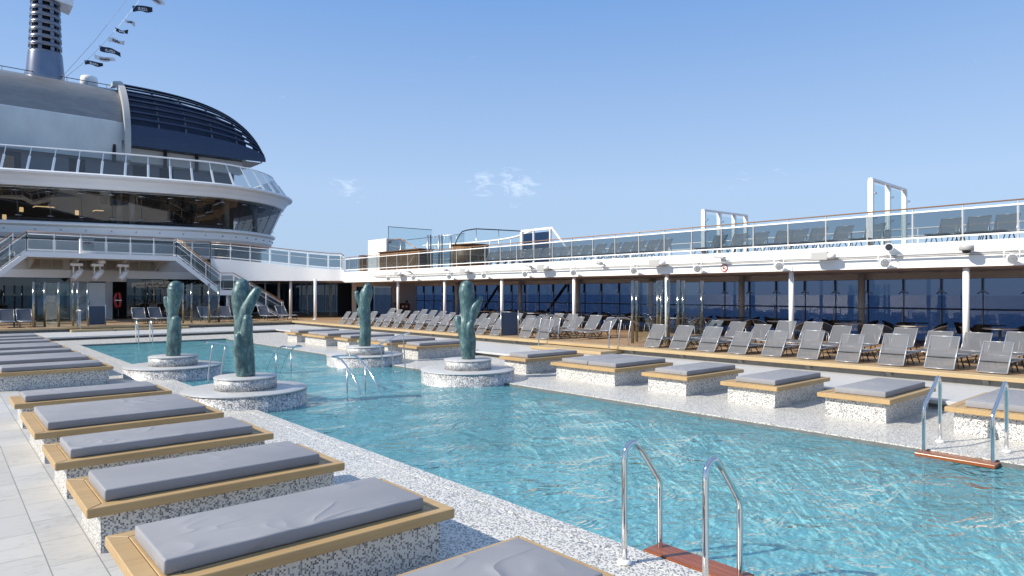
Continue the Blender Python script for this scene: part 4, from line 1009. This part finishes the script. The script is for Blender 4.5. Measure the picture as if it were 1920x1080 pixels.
# lounge interior behind the band
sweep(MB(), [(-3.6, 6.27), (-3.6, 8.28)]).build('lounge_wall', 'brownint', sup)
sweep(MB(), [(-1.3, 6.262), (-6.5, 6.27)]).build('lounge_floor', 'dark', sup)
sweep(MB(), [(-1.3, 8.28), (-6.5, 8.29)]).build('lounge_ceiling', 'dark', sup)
def inside(px, py, Y): x, z = onY(px, py, Y); return x, z
cm = MB()
for px, Y in ((248, 47.9), (425, 47.6), (224, 49), (478, 48.6)):
    x, _ = inside(px, 400, Y); cm.tube([(x, Y, 6.27), (x, Y, 8.28)], .17, 12)
cm.build('lounge_columns', 'panel', sup)
x0, x1 = inside(363, 410, 48.6)[0], inside(432, 410, 48.6)[0]
MB().box(x0, x1, 48.6, 48.8, 6.3, 7.45).box(inside(400, 400, 49)[0], inside(438, 400, 49)[0], 49, 49.2, 6.3, 8.1).box(inside(285, 380, 49.6)[0], inside(325, 380, 49.6)[0], 49.6, 49.7, 7.5, 8.2).build('lounge_screens', 'tanint', sup)
lm = MB()
for px, py, Y, w, h in ((40, 393, 50.4, .2, .28), (8, 407, 50.8, .2, .30), (144, 399, 50, .2, .30)):
    x, z = inside(px, py, Y); lm.box(x-w/2, x+w/2, Y-.1, Y, z-h/2, z+h/2)
for px, py, Y, w in ((82, 389, 50.3, 1.1), (184, 396, 49.8, .6)):
    x, z = inside(px, py, Y); lm.tube([(x-w/2, Y, z-.03), (x-w/2+.15, Y, z+.05), (x+w/2, Y, z+.05)], .03, 6)
lm.build('lounge_lamps', 'lamp', sup)
# glass screen on top of the upper band
ts = thing('deck_wind_screen', 'tilted glass screen with white posts on top of the rounded superstructure', 'wind screen', (10, 48, 9.08))
ed = panes(34, .30, 9.12, -.75, 10.62, 'railglass', 'glass_panel', ts)
for a, b in ed: MB().bar(a+Vector((0, .03, 0)), b+Vector((0, .03, 0)), .05, .05, (0, 1, 0)).bar(a+Vector((0, -.01, 0)), a+(b-a)*.6+Vector((0, -.01, 0)), .12, .05, (0, 1, 0)).build('post', 'white', ts)
MB().tube(off(PL, -.76, 10.64), .05, 8).build('top_rail', 'white', ts)
# house behind the screen
hs = thing('upper_deckhouse', 'grey deckhouse with pale panels below the ship hood', 'deckhouse', (5, 52, 9.1))
MB().box(-9, 17.2, 52.3, 52.5, 9.09, 11.2).build('grey_wall', 'midgrey', hs)
m = MB()
for px in (6, 130, 250, 300): x, _ = inside(px, 300, 52.2); m.box(x, x+.9, 52.25, 52.29, 9.1, 10.9)
m.build('wall_doors', 'dark', hs)
x, _ = inside(8, 300, 52.1); MB().box(x-.4, x+.5, 52.2, 52.24, 9.1, 10.6).build('wooden_door', 'tanint', hs)
MB().box(9.5, 17.6, 51.6, 52.29, 11.0, 12.4).build('pale_band', 'whitewarm', hs)
m = MB()
for px in (214, 310, 369): x, _ = inside(px, 275, 51.4); m.box(x-.09, x+.09, 51.3, 51.58, 10.8, 12.2)
m.build('dark_struts', 'black', hs)
# grey shell and louvred hood
def arcprof(Y0, zb, D, H, n=14, p0=0, p1=90): return [(Y0+D*(1-math.cos(R(a))), zb+H*math.sin(R(a))) for a in [p0+(p1-p0)*i/n for i in range(n+1)]]
fn = thing('funnel_casing', 'weathered grey metal casing with a pale panel below, at the top left', 'funnel casing', (3, 52, 11))
pr = arcprof(51.0, 13.5, 3.4, 2.9)
m = MB(); m.strip([(-12, y, z) for y, z in pr], [(9.45, y, z) for y, z in pr]); m.quad((-12, pr[-1][0], pr[-1][1]), (9.45, pr[-1][0], pr[-1][1]), (9.45, 62, 16.4), (-12, 62, 16.4)); m.build('grey_shell', 'greyplate', fn)
m = MB(); q = [(51.75, 11.0), (51.3, 12.0), (51.05, 13.0), (51.02, 13.49)]; m.strip([(-12, y, z) for y, z in q], [(9.45, y, z) for y, z in q]); m.build('pale_panel', 'panel', fn)
m = MB(); m.tube([(-12, 54.2, 16.72), (9.3, 54.2, 16.72)], .025, 6)
for i in range(18): x = -11+1.18*i; m.tube([(x, 54.2, 16.38), (x, 54.2, 16.72)], .015, 5)
m.build('thin_rail', 'darkframe', fn)
x, z = onY(167, 152, 55.5); rd = MB().lathe([(.55, 16.3), (.55, z+.05), (.50, z+.28), (.3, z+.36), (.02, z+.38)], 24, (x, 55.5, 0)).build('radome', 'white', at=(x, 55.5, 16.4)); tag(rd, 'small white radome behind the top of the grey casing', 'radome')
hd = thing('louvred_hood', 'large navy louvred hood with a rounded nose on top of the superstructure', 'hood', (14, 52, 12))
XH0, XH1 = 9.7, 18.85
def hs_(X): t = max(0, min(1, (X-XH0)/(XH1-XH0))); return max(.02, (1-t**3))**.38
def hp(X, a, sc=1.0):
    h = hs_(X); return Vector((X, 50.2+4.6*(.35+.65*h)*(1-math.cos(R(a)))-.0, 11.95+5.05*h*math.sin(R(a))*sc))
XS = [XH0+(XH1-XH0)*(1-(1-i/30)**1.6) for i in range(31)]
def band(mb, a0, a1, n=3, th=.06):
    rows = [[hp(X, a0+(a1-a0)*i/n) for X in XS] for i in range(n+1)]
    for a, b in zip(rows, rows[1:]): mb.strip(a, b)
    inn = [[p+Vector((0, th, -th*.4)) for p in r] for r in (rows[0], rows[-1])]
    mb.strip(inn[0], rows[0]).strip(rows[-1], inn[1]); return mb
band(MB(), -1, 15.5, 4).build('solid_skirt', 'navy', hd)
for i in range(10):
    a = 21.5+6.2*i if i < 7 else 64.0+4.2*(i-6)
    w = 1.6
    band(MB(), a-w/2, a+w/2, 1, .16).build('louvre', 'navy', hd)
band(MB(), 79, 90, 3).build('crown', 'navy', hd)
m = MB()
for i in range(5):
    X = XH0+1.9+1.75*i; m.tube([hp(X, a)+Vector((0, .22, -.1)) for a in range(0, 92, 9)], .06, 6)
m.build('ribs', 'midgrey', hd)
m = MB(); m.strip([(X, 54.5, 11.95) for X in XS], [(X, 54.5, 11.95+4.6*hs_(X)) for X in XS]); m.build('inner_wall', 'midgrey', hd)
m = MB(); XL = [x for x in XS if x < 17.9]
rows = [[hp(x, a)+Vector((0, .55, -.42)) for x in XL] for a in range(12, 84, 8)]
for a, b in zip(rows, rows[1:]): m.strip(a, b)
m.build('added_dark_backing', 'navy', hd)  # navy sheet added behind the louvres to darken the gaps and block sky
m = MB().box(10.4, 12.5, 52.6, 54.4, 12, 14.6).box(13.2, 15.1, 52.4, 54.3, 12, 14.2).box(15.6, 16.9, 52.8, 54.2, 12, 13.6)
for i in range(5): m.tube([(10.2+1.4*i, 52.2, 12.2), (10.2+1.4*i, 52.2, 14.6-.3*i), (11.0+1.4*i, 53, 15.2-.3*i)], .12, 8)
m.build('machinery', 'greyplate', hd)
m = MB(); m.add([hp(XH0+.1, a) for a in range(0, 91, 10)]+[Vector((XH0+.1, 54.8, 11.95))], [tuple(range(11))]); m.build('end_plate', 'navy', hd)
pts = [hp(XH0, a, 1.0) for a in range(-14, 100, 6)]
m = MB()
A = [p+Vector((-.26, -.10*1, .06)) for p in pts]; B = [p+Vector((.08, -.16, .12)) for p in pts]; Cc = [p+Vector((.08, .2, -.12)) for p in pts]; D = [p+Vector((-.26, .2, -.2)) for p in pts]
m.strip(A, B).strip(B, Cc).strip(D, A).strip(Cc, D); m.build('arch_rim', 'grey', hd)
m = MB().strip([(X, 50.9, 11.94) for X in XS], [(X, 53.5, 11.94) for X in XS]); m.build('underside', 'dark', hd)
# mast with ring louvres
mx_, _ = onY(85, 140, 55.0); my = 55.0
mt_ = thing('exhaust_mast', 'tapered grey exhaust mast with rows of horizontal slits', 'mast', (mx_, my, 16.3))
MB().lathe([(1.17, 15.9), (1.13, 16.6), (.99, 18.2), (.965, 18.35)], 40, (mx_, my, 0)).build('base_cone', 'ringmetal', mt_)
MB().lathe([(.66, 18.3), (.58, 23.2)], 24, (mx_, my, 0)).build('core', 'black', mt_)
for i in range(9):
    z = 18.62+.50*i; r = .965-.018*i; MB().lathe([(r-.07, z), (r, z), (r-.006, z+.26), (r-.08, z+.26)], 40, (mx_, my, 0)).build('ring', 'ringmetal', mt_)
m = MB()
for a in (20, 110, 200, 290, 245, 335): m.bar((mx_+.88*math.cos(R(a)), my+.88*math.sin(R(a)), 18.2), (mx_+.74*math.cos(R(a)), my+.74*math.sin(R(a)), 23), .22, .1, (math.cos(R(a)), math.sin(R(a)), 0))
m.build('stiles', 'ringmetal', mt_)
MB().slab([(mx_-1.5, my-1.0, 22.3), (mx_+1.5, my-1.0, 21.9), (mx_+1.5, my+1.0, 21.9), (mx_-1.5, my+1.0, 22.6)], .5).build('top_wing', 'white', mt_)
# halyards and flags
YF = 54.0
def HP(px, py): x, z = onY(px, py, YF); return Vector((x, YF, z))
ln = curve([HP(98, 162), HP(118, 148), HP(158, 117), HP(186, 90), HP(216, 57), HP(248, 18), HP(272, -14), HP(300, -60)], 5)
tag(MB().tube(ln, .018, 5).build('flag_line', 'whiteflag', at=tuple(ln[0])), 'pale line carrying the row of small flags', 'line')
l2 = [HP(115, 146), HP(178, 76), HP(248, -14)]
tag(MB().tube(l2, .012, 5).build('stay_line', 'grey', at=tuple(l2[0])), 'thin bare stay line left of the row of flags', 'line')
FL = [((158, 117), (193, 120), 8, 'navyflag', 'lowest navy flag of the row'), ((176, 107), (216, 112), 9, 'whiteflag', 'lowest white flag of the row'), ((186, 89), (226, 101), 11, 'navyflag', 'second navy flag from the bottom of the row, the broadest'),
      ((202, 74), (233, 79), 9, 'whiteflag', 'second white flag from the bottom of the row'), ((216, 56), (240, 60), 7, 'navyflag', 'third navy flag from the bottom of the row'), ((233, 37), (253, 45), 6, 'whiteflag', 'small twisted white flag near the top of the row'),
      ((248, 16), (286, 16), 12, 'navyflag', 'topmost navy flag of the row'), ((278, -6), (309, 6), 12, 'whiteflag', 'topmost white flag, cut by the upper edge of the view')]
for i, (a, b, h, mt, lab) in enumerate(FL):
    A, B = HP(*a), HP(*b); hh = h*45/F_; n = 12
    t = thing('signal_flag', lab+', blowing to the right', 'flag', tuple(A), group='flags on the line')
    up = []; lo = []
    for j in range(n+1):
        f = j/n; p = A+(B-A)*f; wob = .12*math.sin(f*7+i)*f; tw = 1-.35*f
        up.append(p+Vector((0, wob, hh*.5*tw+.05*math.sin(f*6+i*2)))); lo.append(p+Vector((.05, -wob+.25*f, -hh*.5*tw+.05*math.sin(f*6.5+i*2))))
    MB().strip(up, lo).build('cloth', mt, t)
    mk = MB(); o = Vector((0, -.05, 0))
    for (u0, v0), (u1, v1) in (((.28, .3), (.34, .7)), ((.25, .55), (.38, .45)), ((.44, .62), (.47, .35)), ((.47, .35), (.52, .62)), ((.55, .38), (.62, .38)), ((.55, .6), (.62, .6)), ((.55, .38), (.55, .6)), ((.66, .62), (.72, .36)), ((.25, .25), (.72, .25))):
        def pt(u, v): k = u*n; q = int(k); f = k-q; T = up[q]+(up[q+1]-up[q])*f; Bq = lo[q]+(lo[q+1]-lo[q])*f; return Bq+(T-Bq)*v+o
        mk.bar(pt(u0, v0), pt(u1, v1), .035, .01, (0, 1, 0))
    mk.build('emblem', 'whiteflag' if mt == 'navyflag' else 'navyflag', t)
# ================================================================== things on the far part of the right upper deck
cx0 = 21.0
t = thing('white_cabin', 'plain white box shaped cabin on the far corner of the upper deck', 'cabin', (22, 37, ZF))
MB().box(cx0, 22.4, 36.0, 38.3, ZF-.05, 5.33).build('body', 'white', t, bev=.02)
MB().box(cx0+.12, cx0+.35, 35.96, 35.998, 5.05, 5.15).build('vent', 'darkframe', t)
t = thing('glass_screen', 'tall frameless glass screen in front of the white cabin on the upper deck', 'glass screen', (22.6, 35.7, ZF))
for a, b in ((21.0, 22.05), (22.07, 23.1), (23.12, 24.2)): MB().box(a, b, 35.7, 35.715, ZF+.1, 6.02).build('glass_panel', 'screenglass', t)
MB().tube([(20.95, 35.7, 6.03), (24.2, 35.7, 6.03)], .02, 6).tube([(20.98, 35.7, ZF), (20.98, 35.7, 6.03)], .02, 6).build('edge_trim', 'darkframe', t)
t = thing('bar_counter', 'wooden slatted bar counter below the white cabin on the upper deck', 'counter', (20.6, 34.5, ZF))
MB().box(20.3, 21.2, 31.2, 35.6, ZF-.05, 4.38).build('body', 'barwood', t); MB().box(20.2, 21.3, 31.1, 35.65, 4.38, 4.43).build('counter_top', 'darkwood', t)
t = thing('bar_counter', 'rounded wooden slatted bar end below the curved glass on the upper deck', 'counter', (21.2, 27.6, ZF))
MB().lathe([(.95, ZF-.05), (.95, 4.42)], 40, (21.2, 27.7, 0)).build('body', 'barwood', t); MB().lathe([(.02, 4.42), (1.02, 4.42), (1.02, 4.48), (.02, 4.48)], 40, (21.2, 27.7, 0)).build('counter_top', 'darkwood', t)
t = thing('service_cart', 'small dark and brown service station at the far corner behind the railing', 'service station', (18.2, 40.2, 3.3))
x0, x1 = onY(681, 490, 39.0)[0], onY(703, 490, 39.0)[0]
t.location = ((x0+x1)/2, 39.2, ZF); t['_w'] = tuple(t.location)
MB().box(x0, (x0+x1)/2, 39, 39.5, ZF-.05, 4.2).build('wood_box', 'barwood', t); MB().box((x0+x1)/2+.01, x1, 39, 39.5, ZF-.05, 4.3).build('dark_box', 'black', t); MB().box(x0-.05, x1, 38.95, 39.5, 4.31, 4.42).build('top', 'black', t)
for i, (px, w) in enumerate([(802, 'left'), (823, 'middle'), (845, 'right')]):
    y, _ = onX(px, 450, 20.5); z = onX(px, 441 if i < 2 else 443, 20.5)[1]
    t = thing('screen_post', f'{w} one of three dark steel posts of the glass stair screen', 'post', (20.5, y, ZF), group='steel posts of the stair screen')
    MB().tube([(20.5, y, ZF-.05), (20.5, y, z)], .05, 10).build('shaft', 'steel', t)
    if i < 2: MB().tube([(20.5, y-.28, ZF-.05), (20.5, y-.28, z)], .04, 10).build('shaft', 'darkframe', t)
y0, _ = onX(803, 450, 20.5); y1, _ = onX(866, 450, 20.5)
t = thing('glass_screen', 'low glass screen running behind the three steel posts on the upper deck', 'glass screen', (20.7, 30, ZF))
m = [y0+(y1-y0)*i/4 for i in range(5)]
for a, b in zip(m, m[1:]): MB().box(20.66, 20.675, b+.02, a-.02, ZF, 5.02).build('glass_panel', 'screenglass', t)
MB().tube([(20.67, y0+2.5, 5.04), (20.67, y1, 5.04)], .018, 6).build('top_rail', 'steel', t)
a = onX(751, 448, 21.3); b = onX(792, 472, 20.6)
t = thing('stair_handrail', 'sloping wooden handrail beside the white cabin on the upper deck', 'handrail', (21, a[0], ZF))
MB().tube([(21.3, a[0]+1.8, a[1]), (21.3, a[0], a[1]), (20.6, b[0], b[1])], .035, 8).build('rail', 'handwood', t); MB().tube([(21.3, a[0], ZF), (21.3, a[0], a[1])], .025, 6).build('post', 'steel', t)
t = thing('curved_glass_balustrade', 'raised glass balustrade with a dark curved top rail on the upper deck', 'balustrade', (22.2, 27, ZF))
pts = [onY(p, q, 27.0) for p, q in ((853, 461), (856, 450), (862, 440), (867, 434), (876, 431.5), (893, 429), (935, 431), (980, 433.5))]
pts = [(x, 27.0, z) for x, z in pts]
MB().tube(pts, .03, 8).build('top_rail', 'darkframe', t)
for a, b in zip(pts[2:], pts[3:]): MB().add([(a[0]+.02, 27, a[2]-.04), (b[0]-.02, 27, b[2]-.04), (b[0]-.02, 27, 4.5), (a[0]+.02, 27, 4.5)], [(0, 1, 2, 3)]).build('glass_panel', 'screenglass', t)
m = MB()
for p in (pts[5], pts[6]): m.tube([(p[0], 27, 3.3), (p[0], 27, p[2])], .02, 6)
m.build('posts', 'steel', t)
t = thing('far_white_rail', 'curved white rail behind the glass balustrade on the upper deck', 'railing', (26, 32, ZF))
MB().tube(curve([(26.0, 39.5, 5.3), (26.1, 34, 5.2), (26.0, 30, 5.25), (25.6, 27.3, 5.55)], 5), .06, 8).build('rail', 'white', t)
for y in (38, 36, 34, 32, 30): MB().tube([(26.03, y, ZF), (26.03, y, 5.2)], .03, 6).build('post', 'white', t)
# ================================================================== LIGHT, SKY, CAMERA
AZ = math.atan2(.40, -.917); EL = R(35)
sd = Vector((math.cos(AZ)*math.cos(EL), math.sin(AZ)*math.cos(EL), math.sin(EL)))
ld = bpy.data.lights.new('sun', 'SUN'); ld.energy = 4.5; ld.angle = R(.55); ld.color = (1.0, .925, .81)
lo = bpy.data.objects.new('sun', ld); COL.objects.link(lo); lo.rotation_euler = sd.to_track_quat('Z', 'Y').to_euler(); lo.location = (-20, 20, 40)
w = bpy.data.worlds.new('World'); C.world = w; w.use_nodes = True; nt = w.node_tree; nt.nodes.clear()
sk = nt.nodes.new('ShaderNodeTexSky'); sk.sky_type = 'NISHITA'; sk.sun_disc = False; sk.sun_elevation = EL; sk.sun_rotation = math.atan2(sd.x, sd.y)
sk.air_density = 1.0; sk.dust_density = .25; sk.ozone_density = 2.4; sk.altitude = 30
tc = nt.nodes.new('ShaderNodeTexCoord')
# a few thin clouds low over the horizon
mp = nt.nodes.new('ShaderNodeMapping'); mp.inputs['Scale'].default_value = (1, 1, 2.6); nt.links.new(tc.outputs['Generated'], mp.inputs[0])
cn = noise(nt, mp.outputs[0], 34, 8, .66, .9)
def blob(px, py, rad):
    u = (px-CX)/F_; v = (HY-py)/F_; d = Vector((S_+u*K_, K_-u*S_, v)).normalized()
    dp = nt.nodes.new('ShaderNodeVectorMath'); dp.operation = 'DISTANCE'; nt.links.new(tc.outputs['Generated'], dp.inputs[0]); dp.inputs[1].default_value = d
    mr = nt.nodes.new('ShaderNodeMapRange'); mr.inputs[1].default_value = rad; mr.inputs[2].default_value = 0; nt.links.new(dp.outputs['Value'], mr.inputs[0]); return mr.outputs[0]
tot = None
for px, py, rad, k in ((905, 350, .034, .75), (968, 346, .044, .85), (655, 353, .034, .7), (1395, 330, .04, .3), (1450, 327, .04, .3)):
    b = math_(nt, 'MULTIPLY', blob(px, py, rad), k); tot = b if tot is None else math_(nt, 'MAXIMUM', tot, b)
cl = math_(nt, 'MULTIPLY', math_(nt, 'MINIMUM', math_(nt, 'MAXIMUM', math_(nt, 'MULTIPLY', math_(nt, 'SUBTRACT', math_(nt, 'ADD', math_(nt, 'MULTIPLY', tot, .42), cn), .68), 2.6), 0), 1), .34)
mx = nt.nodes.new('ShaderNodeMix'); mx.data_type = 'RGBA'; nt.links.new(cl, mx.inputs[0]); 
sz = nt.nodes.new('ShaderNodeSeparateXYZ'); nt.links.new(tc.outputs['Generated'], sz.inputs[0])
gr = ramp(nt, math_(nt, 'MAXIMUM', sz.outputs[2], 0), [(0, (.210, .292, .408)), (.15, (.232, .322, .462)), (.42, (.098, .200, .408)), (.62, (.12, .20, .36)), (1, (.20, .26, .38))])  # unseen zenith raised and made more neutral to fill the shade
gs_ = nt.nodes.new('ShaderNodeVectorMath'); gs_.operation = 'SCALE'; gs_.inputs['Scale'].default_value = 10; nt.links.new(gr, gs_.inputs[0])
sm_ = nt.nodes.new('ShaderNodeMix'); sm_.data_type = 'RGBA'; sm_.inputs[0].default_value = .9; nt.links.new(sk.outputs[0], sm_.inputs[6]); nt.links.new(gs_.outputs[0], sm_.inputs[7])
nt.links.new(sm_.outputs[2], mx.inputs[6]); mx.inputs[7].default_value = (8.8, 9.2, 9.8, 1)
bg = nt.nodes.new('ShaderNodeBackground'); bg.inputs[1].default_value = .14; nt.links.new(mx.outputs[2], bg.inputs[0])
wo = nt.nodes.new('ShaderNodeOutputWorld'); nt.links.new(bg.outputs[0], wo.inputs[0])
cd = bpy.data.cameras.new('camera'); co = bpy.data.objects.new('camera', cd); COL.objects.link(co)
co.location = (0, 0, EYE); co.rotation_euler = (R(90), 0, -TH)
cd.sensor_width = 36; cd.lens = 36*F_/1920; cd.shift_y = (HY-540)/1920; cd.clip_start = .1; cd.clip_end = 20000
C.camera = co
C.view_settings.view_transform = 'Standard'; C.view_settings.look = 'None'; C.view_settings.exposure = .46; C.view_settings.gamma = 1
cy = C.cycles
cy.max_bounces = 10; cy.transparent_max_bounces = 24; cy.glossy_bounces = 4; cy.transmission_bounces = 6; cy.caustics_reflective = False; cy.caustics_refractive = False
cy.use_denoising = True
try: cy.denoiser = 'OPENIMAGEDENOISE'
except Exception: pass
for o in bpy.data.objects:
    if '_w' in o: del o['_w']
